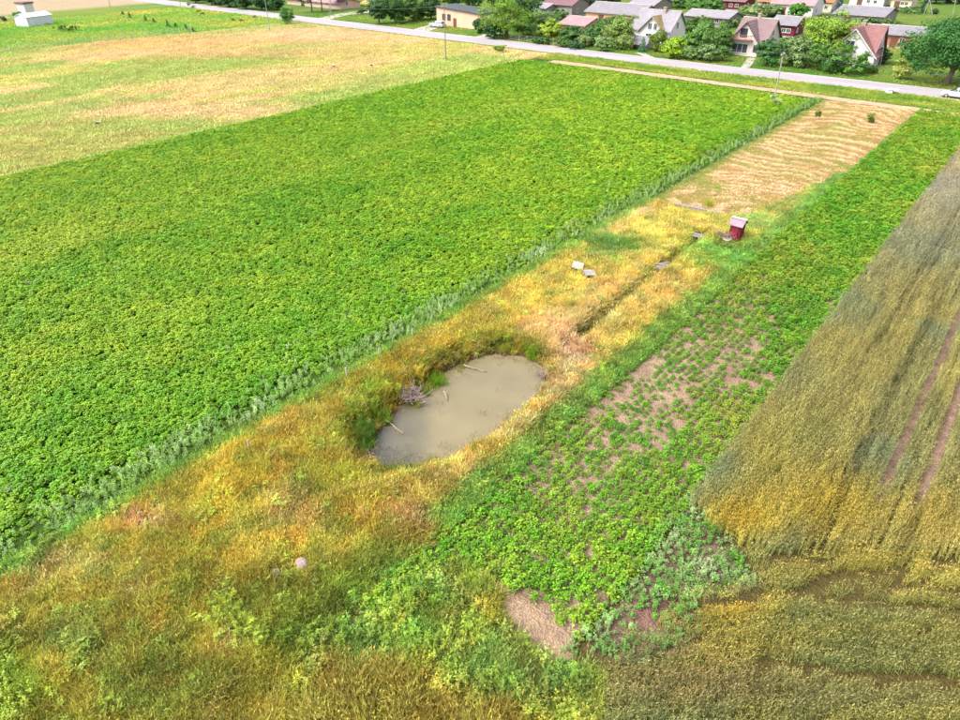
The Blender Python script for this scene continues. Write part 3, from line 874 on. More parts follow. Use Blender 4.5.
# white metal shed in the pasture, with a narrow tower behind
a_, b_2 = px(29, 27), px(54, 23.6)
dx, dy = b_2[0] - a_[0], b_2[1] - a_[1]
L = math.hypot(dx, dy); rz = math.atan2(dy, dx)
WMET = mat('white_metal', (.70, .73, .80), .5, .4, .05, .8)
r = empty('metal_shed', (a_[0] + dx / 2, a_[1] + dy / 2, 0), 'white metal shed with pale roof standing in the pasture at upper left', 'shed', rz=rz)
bm = gable_prism(-L / 2, L / 2, 0, 4.5, 2.2, 2.9, 'x'); bm_obj('wall', bm, WMET, r)
bm_obj('roof', roof_slabs(-L / 2, L / 2, 0, 4.5, 2.2, 2.9, 'x', .2, .08), mat('white_roof', (.8, .8, .8), .45, .4, .04, .8), r)
bm = B()
for k in range(12):
    q = -L / 2 + .3 + k * (L - .6) / 11; box(bm, q - .04, q + .04, -.05, -.002, .05, 2.15)
bm_obj('wall_ribs', bm, WMET, r)
bm = B(); box(bm, -L / 2 + .6, -L / 2 + 1.7, -.09, -.055, 0, 2); bm_obj('door', bm, FRAME, r)
q = px(28, 15.5)
r = empty('tower', (q[0], q[1], 0), 'narrow white tower with dark flat cap behind the metal shed', 'tower', rz=rz)
bm = B(); box(bm, -1.5, 1.5, -1.5, 1.5, 0, 3.2); bm_obj('wall', bm, W_WHITE, r)
bm = B(); box(bm, -1.8, 1.8, -1.8, 1.8, 3.204, 3.6); bm_obj('cap', bm, R_PURPLE, r)

#SECTION_TREES
# ------------------------------------------------------------------ trees
LEAF_OBJ = leaf_shader('tree_leaves', 'OBJ', .25, .45)
BARK = mat('bark', (.16, .12, .09), .95, .1, .3, 3, .4)
BIRCH = mat('bark_grey', (.30, .27, .23), .95, .1, .3, 3, .4)


def quads_mesh(name, C, N, size, aspect=1.0, tone=None, rng=RNG):
    """leaf-sized quads at points C facing N"""
    n = len(C)
    N = N / np.maximum(np.linalg.norm(N, axis=1)[:, None], 1e-6)
    r = rng.normal(size=(n, 3)); U = np.cross(N, r); U /= np.maximum(np.linalg.norm(U, axis=1)[:, None], 1e-6)
    W = np.cross(N, U)
    s = (np.asarray(size) * np.ones(n))[:, None]
    V = np.stack([C - U * s * .5, C + W * s * .32 * aspect + N * s * .08, C + U * s * .5, C - W * s * .32 * aspect + N * s * .08], 1).reshape(-1, 3)
    me = fast_mesh(name, V, np.arange(n * 4).reshape(-1, 4))
    t = np.ones(n) if tone is None else tone
    set_col(me, 'tone', np.repeat(np.stack([t, t, t], 1), 4, 0))
    return me


def crown_points(rx, ry, rz, z0, nclump, per, rng, clump=.3, flat=0.0, lumps=5):
    """leaf positions spread over clumps that fill an uneven crown"""
    # uneven envelope made of several overlapping lobes
    lob = []
    for k in range(lumps):
        a = rng.uniform(0, 2 * math.pi); q = rng.uniform(.15, .5)
        lob.append((q * math.cos(a) * rx, q * math.sin(a) * ry, rng.uniform(-.5, .35) * rz, rng.uniform(.5, .75)))
    lob.append((0, 0, 0, .75))
    C, N, T = [], [], []
    per_l = max(1, nclump // len(lob))
    for (lx, ly, lz, ls) in lob:
        d = rng.normal(size=(per_l, 3)); d /= np.linalg.norm(d, axis=1)[:, None]
        rr = rng.uniform(.55, 1.05, per_l) ** .6
        cc = d * rr[:, None] * np.array((rx, ry, rz)) * ls + np.array((lx, ly, lz))
        for i in range(per_l):
            cr = clump * min(rx, rz) * rng.uniform(.55, 1.15)
            e = rng.normal(size=(per, 3)); e /= np.linalg.norm(e, axis=1)[:, None]
            e[:, 2] = np.where(e[:, 2] < -.2, -e[:, 2] * .6, e[:, 2])
            p = cc[i] + e * cr * rng.uniform(.5, 1.1, per)[:, None] * np.array((1, 1, .9 - flat))
            C.append(p); N.append(e + d[i] * .5 + rng.normal(size=(per, 3)) * .55 + np.array((0, 0, .4)))
            T.append(np.full(per, rng.uniform(.78, 1.22)))
    C = np.concatenate(C)
    wide = 1 + .18 * sstep(0, 1, -C[:, 2] / rz)[:, None]; C[:, :2] *= wide
    C[:, 2] += z0 + rz
    C[:, 2] = np.maximum(C[:, 2], .06)
    return C, np.concatenate(N), np.concatenate(T)


def tree(label, kind, u, vb, wpx, vtop, col, group=None, name=None, bark=None, dens=1.0):
    x, y = px(u, vb)
    return tree_at(label, kind, x, y, wpx * math.sqrt(x * x + y * y + CAM_H ** 2) / F_PX, max(.5, zat(x, y, vtop)), col, group, name, bark, dens)


TREE_N = 0


def tree_at(label, kind, x, y, W, Hh, col, group=None, name=None, bark=None, dens=1.0):
    global TREE_N
    TREE_N += 1
    rng = np.random.default_rng(100 + TREE_N)
    nm = name or {'conifer': 'conifer_tree', 'bush': 'bush', 'hedge': 'hedge'}.get(kind, 'tree')
    cat = {'conifer': 'conifer', 'bush': 'bush', 'hedge': 'hedge'}.get(kind, 'tree')
    z = float(height(np.array([x]), np.array([y]))[0])
    root = empty(nm, (x, y, z), label, cat, group)
    R = W / 2
    c3 = tuple(lin(col) * ALB * np.array((1.12, 1.1, .9)))
    ls = max(.13, min(.34, W * .06))
    if kind == 'conifer':
        lay = 16; C, N, T = [], [], []
        for k in range(lay):
            f = k / (lay - 1); rr = R * (1 - f) ** .85 + .06; zc = Hh * (.04 + .95 * f)
            m = int(20 + 190 * (1 - f) * dens)
            a = rng.uniform(0, 2 * math.pi, m); q = rr * rng.uniform(.25, 1.05, m)
            lobed = 1 + .22 * np.sin(a * 7 + k)
            C.append(np.stack([np.cos(a) * q * lobed, np.sin(a) * q * lobed, zc - .35 * q + rng.normal(0, .05 * Hh / 5, m)], 1))
            N.append(np.stack([np.cos(a) * .6, np.sin(a) * .6, np.full(m, .8)], 1) + rng.normal(size=(m, 3)) * .35); T.append(np.full(m, rng.uniform(.75, 1.25)))
        C, N, T = np.concatenate(C), np.concatenate(N), np.concatenate(T); C[:, 2] = np.maximum(C[:, 2], .05)
        z_tr = Hh * .9; tr = max(.04, W * .035)
    else:
        if kind in ('bush', 'hedge'): zb = 0.0
        else: zb = Hh * (.03 if kind == 'low' else .22)
        rz = (Hh - zb) / 2
        ncl = int({'bush': 66, 'hedge': 60}.get(kind, 130) * dens)
        C, N, T = crown_points(R * 1.05, R, rz, zb, ncl, 70, rng, .34)
        z_tr = zb + rz * 1.1; tr = max(.03, W * .03)
    me = quads_mesh('crown', C, N, ls * rng.uniform(.75, 1.25, len(C)), 1.15, T, rng)
    me.materials.append(LEAF_OBJ)
    o = bpy.data.objects.new('crown', me); COL.objects.link(o); o.parent = root; o.color = (*c3, 1)
    bm = B()
    tube(bm, [(0, 0, -.1), (.02 * W, 0, z_tr * .4), (-.01 * W, .02 * W, z_tr)], [tr * 1.25, tr, tr * .45], 7)
    for k in range(5):
        a = rng.uniform(0, 2 * math.pi); q = rng.uniform(.3, .6) * R
        zs = z_tr * rng.uniform(.35, .8)
        tube(bm, [(0, 0, zs), (math.cos(a) * q * .5, math.sin(a) * q * .5, zs + .25 * Hh * .4), (math.cos(a) * q, math.sin(a) * q, min(Hh * .85, zs + .3 * Hh))], [tr * .5, tr * .35, tr * .15], 5)
    bm_obj('trunk', bm, bark or BARK, root)
    return root


G_DARK, G_MID, G_LIGHT, G_LIME, G_OLIVE, G_BLUE, G_GREYG = (58, 100, 48), (84, 130, 52), (128, 168, 66), (152, 186, 48), (130, 152, 74), (64, 98, 90), (118, 148, 92)
TREES = [
    # the row right of the junction
    ('dark tall tree at the left end of the hedge beside the junction', 'low', 379, 24, 22, 0, G_DARK),
    ('bushy dark green tree second in the hedge left of the pink building', 'low', 396, 23, 24, -2, (66, 108, 46)),
    ('mid green bushy tree third in the hedge left of the pink building', 'low', 414, 21, 24, -4, (72, 112, 44)),
    ('dark green tree right above the parked silver car', 'low', 431, 19, 22, -5, (60, 98, 44)),
    ('dark tree rising behind the left end of the pink building', 'round', 452, 13, 26, -16, G_DARK),
    ('dark tree rising behind the right end of the pink building', 'round', 472, 13, 26, -16, (62, 104, 50)),
    ('big light green round tree right of the pink building', 'low', 506, 38, 50, -6, (118, 158, 50)),
    ('dark clipped shrub at the right end of the pink building', 'bush', 480, 33, 15, 18, (50, 96, 50)),
    ('dark shrub under the left side of the big light green tree', 'bush', 494, 39, 18, 24, (52, 98, 52)),
    ('grey green tree right of the big light green tree', 'low', 541, 35, 34, 8, G_GREYG),
    ('mid green tree squeezed between big tree and grey pole', 'low', 525, 38, 20, 12, (92, 136, 56)),
    ('bright yellow green bush left of the orange house', 'bush', 548, 41, 24, 20, (150, 178, 46)),
    ('dark green tree in front of the orange house window', 'low', 571, 44, 22, 24, (72, 118, 52)),
    ('green tree covering the corner of the orange house', 'low', 592, 45, 20, 24, (88, 130, 70)),
    ('small pale shrub in front of the orange house', 'bush', 585, 47, 11, 34, (140, 162, 96)),
    ('olive green tree right of the orange house', 'low', 617, 48, 28, 16, (128, 154, 80)),
    ('mid green tree behind the olive one by the long barn', 'round', 603, 40, 20, 17, (84, 126, 56)),
    ('pale shrub at the road left of the olive tree', 'bush', 603, 51, 16, 36, (128, 158, 100)),
    ('dark round tree in front of the long barn end', 'low', 634, 36, 12, 22, G_DARK),
    ('yellowish green tree left of the mossy house', 'low', 640, 38, 13, 18, (168, 172, 66)),
    ('small dark conifer beside the road in front of the white shed', 'conifer', 642, 52, 12, 37, (66, 122, 84)),
    ('dark olive bush in front of the mossy gable', 'bush', 657, 51, 20, 28, (104, 130, 42)),
    ('bright lime green bush beside the road', 'bush', 673, 58, 25, 36, (150, 186, 40)),
    ('large dark green tree right of the lime green bush', 'low', 698, 58, 32, 21, (98, 140, 66)),
    ('smaller grey green bush at the foot of the large tree by the road', 'bush', 705, 61, 20, 42, (122, 154, 98)),
    ('green bush below the large tree right beside the lime bush', 'bush', 688, 60, 14, 46, (126, 160, 92)),
    ('slim tree at left corner of the balcony house', 'low', 719, 55, 18, 26, (94, 134, 60)),
    ('dark dense bush at right corner of the balcony house', 'bush', 766, 65, 23, 37, (62, 112, 52)),
    ('huge light green tree right of the dark red shed', 'low', 820, 62, 46, 12, (132, 166, 60)),
    ('grey green apple tree left below the huge light tree', 'low', 797, 66, 32, 37, (118, 146, 92)),
    ('small leaning green tree in front of the huge light tree', 'low', 815, 70, 16, 42, (96, 138, 62)),
    ('lime green shrub between the huge tree and the red roofed house', 'bush', 831, 62, 14, 43, (160, 186, 60)),
    ('large dark bush in front of the red roofed house', 'bush', 848, 73, 36, 45, (84, 130, 52)),
    ('low dark bush left of the large dark bush', 'bush', 828, 73, 17, 56, (70, 118, 50)),
    ('pale yellowish willow shrub beside the road', 'bush', 899, 79, 16, 59, (172, 186, 92)),
    ('dark olive tree in front of the brick barn', 'low', 910, 66, 26, 32, (100, 126, 62)),
    ('dark tree at the right corner of the red roofed house', 'bush', 881, 64, 11, 47, (44, 84, 54)),
    ('big dark maple at the right edge above the silver car', 'low', 946, 84, 62, 14, (58, 112, 50), None, None, None, 2.0),
    ('green tree behind the maple at the right edge', 'low', 962, 60, 40, 18, (70, 120, 56)),
    ('blue spruce behind the orange roof', 'conifer', 836, 19, 18, -5, (64, 86, 104)),
    ('green bush under the eaves of the white house with pink roof', 'round', 797, 20, 16, 3, (84, 140, 50)),
    ('dark hedge tree in front of the white house at the top edge', 'low', 772, 16, 18, 4, (122, 148, 96)),
    ('pale grey green tree behind the balcony house', 'low', 757, 18, 24, 4, (138, 158, 108)),
    ('small green tree behind the balcony house on the left', 'low', 744, 17, 16, 6, (110, 142, 84)),
    ('dark green tree left of the purple roofed house', 'low', 714, 14, 16, -4, (92, 134, 66)),
    ('green tree above the low grey barn at its left', 'low', 697, 12, 22, -4, (92, 138, 62)),
    ('grey green tree behind the mossy house at the top edge', 'low', 677, 8, 20, -8, (96, 136, 72)),
    ('dark tree behind the long barn at the top edge', 'low', 590, 8, 22, -12, (46, 82, 52)),
    ('very dark tree at the top edge between two roofs', 'low', 608, 4, 26, -14, (40, 74, 54)),
    ('dark tree behind the grey shed roof at the top edge', 'low', 545, 4, 30, -14, (44, 80, 50)),
    ('low hedge bush between the wide barn and the red roofed house', 'bush', 853, 25, 22, 17, (104, 132, 84)),
    ('dark cypress right of the cream house', 'conifer', 921, 13, 8, -4, (42, 84, 62)),
    ('clipped dark hedge in front of the cream house', 'bush', 906, 13, 24, 7, (78, 122, 66)),
    ('dark far tree at the top right', 'low', 935, 3, 28, -10, (46, 78, 54)),
    ('second dark far tree at the top right corner', 'low', 958, 4, 26, -12, (60, 92, 56)),
    ('round dark shrub on the lawn at the top right', 'bush', 934, 14, 7, 9, (62, 88, 58)),
    ('tree hiding the front of the low grey barn on its left', 'low', 703, 29, 20, 16, (98, 136, 62)),
    ('bush hiding the front of the low grey barn on its right', 'low', 728, 27, 18, 17, (112, 146, 78)),
    ('dark tree between the mossy house and the low grey barn', 'low', 687, 33, 14, 19, (72, 112, 52)),
    ('tree hiding the front of the wide grey barn', 'low', 868, 27, 20, 16, (92, 128, 70)),
    ('bush at the right end of the wide grey barn', 'bush', 889, 29, 14, 19, (104, 136, 66)),
    ('tree in front of the right end of the long barn', 'low', 640, 28, 16, 13, (84, 122, 58)),
    ('tree in front of the middle of the long barn', 'low', 622, 26, 16, 15, (96, 132, 60)),
    ('tree before the grey shed and the big light tree', 'low', 557, 24, 16, 8, (86, 126, 58)),
    ('dark tree behind the big light green tree on its right', 'low', 528, 20, 24, -6, (54, 92, 46)),
    ('dark tree behind the big light green tree on its left', 'low', 497, 12, 26, -14, (50, 88, 46)),
    ('bush beside the road left of the balcony house lawn', 'bush', 722, 61, 16, 44, (88, 128, 58)),
    ('bush between the balcony house and the dark red shed', 'bush', 783, 50, 16, 38, (116, 142, 84)),
    ('tree in front of the brick barn at its right end', 'low', 926, 52, 20, 33, (92, 122, 60)),
    ('low bush on the lawn right of the red roofed house', 'bush', 872, 73, 9, 66, (90, 140, 56)),
    ('grey green bush by the road right of the bright yellow bush', 'bush', 563, 47, 14, 37, (96, 132, 66)),
    ('low dark hedge at the road before the orange house', 'bush', 575, 49, 16, 42, (60, 108, 62)),
    ('low dark hedge at the road before the bright yellow bush', 'bush', 540, 44, 20, 37, (64, 108, 52)),
    # left of the junction
    ('leafy shrub standing alone at the roadside junction', 'bush', 287, 24, 12, 6, (84, 138, 56)),
    ('small round bush beside the side road', 'bush', 361, 14, 10, 8, (92, 116, 66)),
    ('dark tree at left end of the row by the top edge', 'low', 196, 3, 18, -8, (50, 96, 50)),
    ('second tree of the dark row along the top edge', 'low', 212, 5, 20, -8, (54, 98, 46)),
    ('third tree of the dark row along the top edge', 'low', 229, 7, 22, -8, (48, 90, 48)),
    ('fourth tree of the dark row along the top edge', 'low', 246, 9, 22, -8, (56, 102, 50)),
    ('fifth tree of the dark row along the top edge', 'low', 262, 10, 20, -7, (50, 96, 46)),
    ('tree at the right end of the dark row by the top edge', 'low', 277, 10, 18, -6, (64, 108, 52)),
    ('tall tree with bare dark trunk left at the junction', 'round', 312, 12, 18, -22, (56, 96, 48)),
    ('tall tree with bare dark trunk in the middle at the junction', 'round', 322, 11, 16, -22, (60, 100, 46)),
    ('tall tree with bare dark trunk right at the junction', 'round', 339, 9, 18, -22, (54, 94, 48)),
    # on the plot and in the pasture
    ('dark sapling on the mown hay, the right one of two', 'bush', 870, 123, 8, 113.5, (96, 124, 40), None, None, None, .5),
    ('dark sapling on the mown hay, the left one of two', 'bush', 818, 117, 5, 110, (100, 118, 44), None, None, None, .4),
    ('pale feathery shrub at the foot of the leaning utility pole', 'bush', 775, 107, 11, 94, (170, 196, 130), None, None, None, .35),
    ('tussock shrub at the roadside near the start of the earth track', 'bush', 500, 52, 11, 44, (146, 172, 64)),
]
for t_ in TREES: tree(*t_)
for k, (u, v, h) in enumerate([(123, 15, 4), (130, 18, 6), (146, 21.5, 7), (154, 22.5, 5), (168, 27, 8), (176, 27.5, 5), (186, 29.5, 6), (193, 32, 5)]):
    tree('young dark conifer in the row across the green pasture', 'conifer', u, v, 4.5, v - h, (70, 112, 52), 'young conifers in the pasture', dens=.4)
for k, (u, v, h) in enumerate([(189, 6, 3.5), (194, 8, 3), (198, 12.5, 2.5), (203, 14.5, 2.5), (233, 20.5, 2.2), (241, 21.5, 2.2), (255, 18, 3)]):
    tree('small dark roundish bush on the grass beside the road at upper left', 'bush', u, v, 4, v - h, (78, 100, 56), 'small bushes beside the road', dens=.4)
tree('small dark bush at the left edge by the metal shed', 'bush', 4, 21, 5, 15, (90, 110, 52))
tree('small dark bush just left of the metal shed', 'bush', 19, 20, 9, 12, (80, 146, 60))
tree('flat green bush on the grass right of the metal shed', 'bush', 70, 30.5, 22, 25, (104, 150, 40), dens=.7)

# ------------------------------------------------------------------ utility poles and lines
PCONC = mat('pole_concrete', (.34, .33, .31), .9, .2, .15, 2)
PWOOD = mat('pole_wood', (.30, .25, .22), .9, .2, .2, 2)


def pole(label, u, vb, utop, vtop, m=PCONC, brace=None, arm=True, r=.11):
    x, y = px(u, vb)
    z = zat(x, y, vtop); xt = xat(utop, y, z)
    lean = max(-.9, min(.9, xt - x))
    z0 = float(height(np.array([x]), np.array([y]))[0])
    o = empty('utility_pole', (x, y, z0), label, 'pole')
    bm = B(); tube(bm, [(0, 0, -.2), (lean, 0, z)], [r, r * .65], 8); bm_obj('shaft', bm, m, o)
    if arm:
        bm = B(); box(bm, lean - .05, lean + .05, -.8, .8, z - .45, z - .35); a = bm_obj('crossarm', bm, PWOOD, o)
        for q in (-.7, 0, .7):
            bm = B(); tube(bm, [(lean, q, z - .345), (lean, q, z - .28), (lean, q, z - .15)], [.035, .06, .035], 6); bm_obj('insulator', bm, FRAME, a)
    if brace:
        bm = B(); tube(bm, [(brace[0], brace[1], -.1), (lean * .8, 0, z * .8)], [.12, .1], 7); bm_obj('brace', bm, m, o)
    return Vector((x + lean, y, z0 + z - .15))


pA = pole('leaning grey concrete utility pole at the end of the green crop', 773, 106, 783.5, 52)
pB = pole('thin grey utility pole in the meadow before the pink building', 446, 60, 444, 5, PWOOD, arm=True, r=.12)
pC = pole('utility pole standing on the tan field near the junction', 270, 31.5, 264, -6)
pD = pole('far utility pole on the farm track at upper left', 110, 7, 108, -8, PWOOD)
pE = pole('utility pole at the roadside bend by the top edge', 180.5, 6, 178, -10)
pF = pole('grey pole at the junction with a slanted brace', 331, 16, 330, -8, PCONC, (-1.6, .6))
pG = pole('grey pole between the trees left of the orange house', 534.5, 38, 534, 8)
pH = pole('slanting pale pole at the right corner of the red roofed house', 880, 66, 884, 46, PCONC, arm=False)
pI = pole('braced double pole on the far lawn at top right', 924, 14, 931, -4, PCONC, (2.2, .4))
pJ = pole('single pale pole on the far lawn at the top right', 953, 14, 956, 0, PCONC)
WIRE = mat('wire', (.2, .2, .21), .5, .4, .05, 1)


def wires(a, b, label, sag=.9):
    bm = B()
    for q in (-.7, .7):
        P = []
        for k in range(13):
            t = k / 12; p = a.lerp(b, t); P.append((p.x, p.y + q, p.z - sag * 4 * t * (1 - t)))
        tube(bm, P, [.010] * 13, 4, False)
    tag(bm_obj('power_line', bm, WIRE), label, 'power line')


wires(pB, pA, 'pair of thin wires strung over the green crop towards the leaning pole', 1.4)
wires(pC, pB, 'pair of thin wires strung over the meadow between two poles', 1.6)
wires(pA, Vector((40, S_END - 8, 8)), 'pair of thin wires running off to the right from the leaning pole', 1.2)
wires(pG, Vector((pH.x, pG.y, pH.z)), 'pair of thin wires along the village side of the road', 1.0)

# ------------------------------------------------------------------ cars
def car(label, x, y, rz, colour, L=4.4, est=True):
    r = empty('parked_car', (x, y, .03), label, 'car', rz=rz)
    paint = mat('paint_' + '_'.join(str(int(c * 100)) for c in colour), colour, .3, .5, .04, 1.5, metallic=.3)
    W = .86
    prof = [(-L / 2, .35), (-L / 2, .72), (-L / 2 + .12, .88), (-L / 2 + .95, .98), (-.72, 1.0), (L / 2 - .35, 1.0), (L / 2 - .06, .85), (L / 2, .6), (L / 2 - .03, .35)]
    bm = B(); nP = len(prof)
    rows = []
    for (yy, ins) in [(-W, .0), (-W * .97, 0), (W * .97, 0), (W, 0)]:
        k = .94 if abs(yy) == W else 1.0
        rows.append([bm.verts.new((p * k, yy * (1 if abs(yy) < W else 1), .3 + (q - .3) * (.93 if abs(yy) == W else 1))) for p, q in prof])
    for a, b in zip(rows[:-1], rows[1:]):
        for i in range(nP): bm.faces.new([a[i], a[(i + 1) % nP], b[(i + 1) % nP], b[i]])
    bm.faces.new(rows[0]); bm.faces.new(rows[-1][::-1])
    body = bm_obj('body', bm, paint, r)
    def loft(name, bot, top, wb, wt, z0, z1, m):
        bm = B()
        vb = [bm.verts.new(p) for p in [(bot[0], -wb, z0), (bot[1], -wb, z0), (bot[1], wb, z0), (bot[0], wb, z0)]]
        vt = [bm.verts.new(p) for p in [(top[0], -wt, z1), (top[1], -wt, z1), (top[1], wt, z1), (top[0], wt, z1)]]
        bm.faces.new(vb[::-1]); bm.faces.new(vt)
        for i in range(4): bm.faces.new([vb[i], vb[(i + 1) % 4], vt[(i + 1) % 4], vt[i]])
        return bm_obj(name, bm, m, r)
    loft('window_band', (-1.15, 1.95 if est else 1.6), (-.35, 1.6 if est else .9), .80, .64, .985, 1.38, GLASS)
    loft('roof', (-.38, 1.62 if est else .93), (-.2, 1.5 if est else .8), .65, .58, 1.384, 1.47, paint)
    bm = B()
    for s in (-1, 1):
        for (a, b) in [((-.1, .985), (-.02, 1.39)), ((.75, .985), (.6, 1.39))]:
            tube(bm, [(a[0], s * .805, a[1]), (b[0], s * .648, b[1])], [.045, .045], 4)
    bm_obj('pillar', bm, paint, r)
    for wx in (-L / 2 + .82, L / 2 - .85):
        for s in (-1, 1):
            bm = B(); tube(bm, [(wx, s * .70, .31), (wx, s * .89, .31)], [.31, .31], 14); t = bm_obj('wheel', bm, BLACKT, r)
            bm = B(); tube(bm, [(wx, s * .892, .31), (wx, s * .905, .31)], [.19, .17], 10); bm_obj('rim', bm, mat('rim', (.5, .5, .52), .3, .5, .05, 3, metallic=.6), t)
    for s in (-1, 1):
        bm = B(); box(bm, -L / 2 - .015, -L / 2 + .1, s * .62 - .16, s * .62 + .16, .66, .78); bm_obj('headlight', bm, FRAME, r)
        bm = B(); box(bm, L / 2 - .1, L / 2 + .012, s * .66 - .1, s * .66 + .1, .66, .84); bm_obj('tail_light', bm, mat('tail_light', (.4, .02, .02), .3, .5, .05, 3), r)
    return r


p = px(437.5, 27.5); car('silver blue car parked before the pink building', p[0], p[1], math.radians(8), (.48, .52, .60))
p = px(956, 99); car('silver car parked at the road by the right edge', p[0], float(road_s(p[0])) + 1.0, 0, (.60, .62, .66), 4.5)
p = px(365, 6); car('small yellow car beyond the side road', p[0], p[1], math.radians(20), (.70, .52, .05), 4.0, False)

# white concrete box with a slab by the track
p = px(888, 94)
r = empty('culvert_box', (p[0], float(road_s(p[0])) - 1.6, 0), 'small white concrete box with a slab on the verge beside the road', 'concrete box')
bm = B(); box(bm, -.5, .5, -.4, .4, 0, .62, .03); bm_obj('block', bm, W_WHITE, r)
bm = B(); box(bm, -.35, 1.3, -.55, .55, .622, .72, .02); bm_obj('slab', bm, FRAME, r)

# letter boxes / white posts by the fence of the village
FENCEM = mat('fence_grey', (.40, .42, .40), .7, .3, .1, 2)
for k, (ua, va, ub, vb, lab) in enumerate([(500, 42, 582, 50.5, 'wire garden fence along the road before the orange house')]):
    xa = px(ua, va)[0]; xb = px(ub, vb)[0]; yf = S_R1 + 1.6
    f = empty('garden_fence', (xa, yf, 0), lab, 'fence')
    nP = int((xb - xa) / 2.4)
    bm = B(); box(bm, -.03, .03, -.03, .03, -.1, 1.25); po = bm_obj('post', bm, FENCEM, f); me_ = po.data
    for i in range(1, nP + 1):
        q = po.copy(); COL.objects.link(q); q.parent = f; q.location = (i * 2.4, 0, 0)
    bm = B()
    for z in (.25, .5, .75, 1.0, 1.2): tube(bm, [(0, -.035, z), (nP * 2.4, -.035, z)], [.012, .012], 4, False)
    bm_obj('wire', bm, FENCEM, f)
# pasture fence at upper left
E0, E1 = px(-60, 59), px(192, 32.5)
f = empty('pasture_fence', (E0[0], E0[1], 0), 'wire fence with pale posts between the green pasture and the tan meadow', 'fence')
nP = 34; bm = B(); box(bm, -.06, .06, -.06, .06, -.1, 1.3); po = bm_obj('post', bm, mat('post_pale', (.52, .50, .46), .9, .2, .15, 2), f)
dvec = Vector((E1[0] - E0[0], E1[1] - E0[1], 0))
for i in range(1, nP + 1):
    q = po.copy(); COL.objects.link(q); q.parent = f; q.location = dvec * (i / nP)
bm = B()
for z in (.4, .8, 1.15): tube(bm, [(0, 0, z), tuple(dvec + Vector((0, 0, z)))], [.015, .015], 4, False)
bm_obj('wire', bm, FENCEM, f)

#SECTION_PLOT
# ------------------------------------------------------------------ things on the plot
def hz(x, y): return float(height(np.array([x]), np.array([y]))[0])


REDB = mat('red_boards', (.17, .006, .02), .8, .25, .3, 2.5, .2, 0, (7, 7, .6))
REDT = mat('red_trim', (.2, .012, .03), .8, .25, .2, 2)
OROOF = mat('outhouse_roof', (.27, .2, .23), .8, .3, .2, 2, .2)
GREYW = mat('grey_wood', (.22, .18, .17), .95, .1, .28, 2.5, .4, 0, (1, 8, 8))
GREYW2 = mat('silver_wood', (.28, .24, .235), .95, .1, .25, 2.5, .4, 0, (1, 8, 8))
x, y = px(734, 243.5)
r = empty('outhouse', (x, y, hz(x, y)), 'little dark red wooden outhouse with pale ridge cap on the roof', 'outhouse')
w, d, he, hr = .46, .5, 1.6, 1.95
nb = 7
for k in range(nb):
    q = -w + k * 2 * w / nb
    bm = B(); box(bm, q + .008, q + 2 * w / nb - .008, -d - .012 * (k % 2), -d + .03, .0, he); bm_obj('board', bm, REDB, r)
    bm = B(); box(bm, w - .03, w + .012 * (k % 2), -d + k * 2 * d / nb + .04, -d + (k + 1) * 2 * d / nb - .008 + .02, .0, he); bm_obj('board', bm, REDB, r)
bm = B(); box(bm, -w + .004, w - .034, -d + .034, d, -.1, he - .004); bm_obj('core', bm, REDB, r)
bm = B(); box(bm, -.3, .28, -d - .05, -d - .016, .12, 1.5); dr = bm_obj('door', bm, REDT, r)
bm = B(); box(bm, .2, .25, -d - .09, -d - .052, .8, .95); bm_obj('handle', bm, DARKF, dr)
bm = roof_slabs(-w, w, -d, d, he, hr, 'x', .16, .05, .01); ro = bm_obj('roof', bm, OROOF, r)
bm = B(); box(bm, -w - .18, w + .18, -.14, .14, hr + .06, hr + .1); bm_obj('ridge_cap', bm, mat('ridge_white', (.75, .73, .76), .5, .4, .08, 2), ro)
bm = gable_prism(-w + .02, w - .02, -d + .02, d - .02, he - .02, hr - .03, 'x'); bm_obj('gable', bm, REDT, r)

x, y = px(731, 243)
x -= .1; y -= .95
r = empty('wash_tub', (x, y, hz(x, y)), 'round whitish metal tub leaning before the red outhouse', 'tub')
bm = B(); tube(bm, [(0, 0, .0), (0, -.05, .3), (0, -.06, .42)], [.2, .27, .3], 16); bm_obj('tub', bm, mat('zinc', (.36, .33, .33), .5, .4, .15, 3, metallic=.2), r)
bm = B(); tube(bm, [(.3 * math.cos(a_ * math.pi / 8), .3 * math.sin(a_ * math.pi / 8) - .06, .43) for a_ in range(17)], [.025] * 17, 5, False); bm_obj('rim', bm, FRAME, r)


def twigs(name, label, cat, x, y, n, spread_, hh, m, seed, flat=.5, rad=.022, group=None):
    rng = random.Random(seed); z = hz(x, y)
    bm = B()
    for k in range(n):
        a = rng.uniform(0, 2 * math.pi); q = rng.uniform(0, spread_) ; L = rng.uniform(.5, 1.2) * spread_
        d = rng.uniform(0, 2 * math.pi); e = rng.uniform(-.1, 1) * hh
        p0 = Vector((math.cos(a) * q, math.sin(a) * q * .7, rng.uniform(.0, hh * .6)))
        p1 = p0 + Vector((math.cos(d) * L * .5, math.sin(d) * L * .5, e * .5)); p2 = p1 + Vector((math.cos(d + .5) * L * .4, math.sin(d + .5) * L * .4, e * flat))
        tube(bm, [p0, p1, p2], [rad, rad * .8, rad * .4], 4)
    return tag(bm_obj(name, bm, m, None, (x, y, z)), label, cat, group)


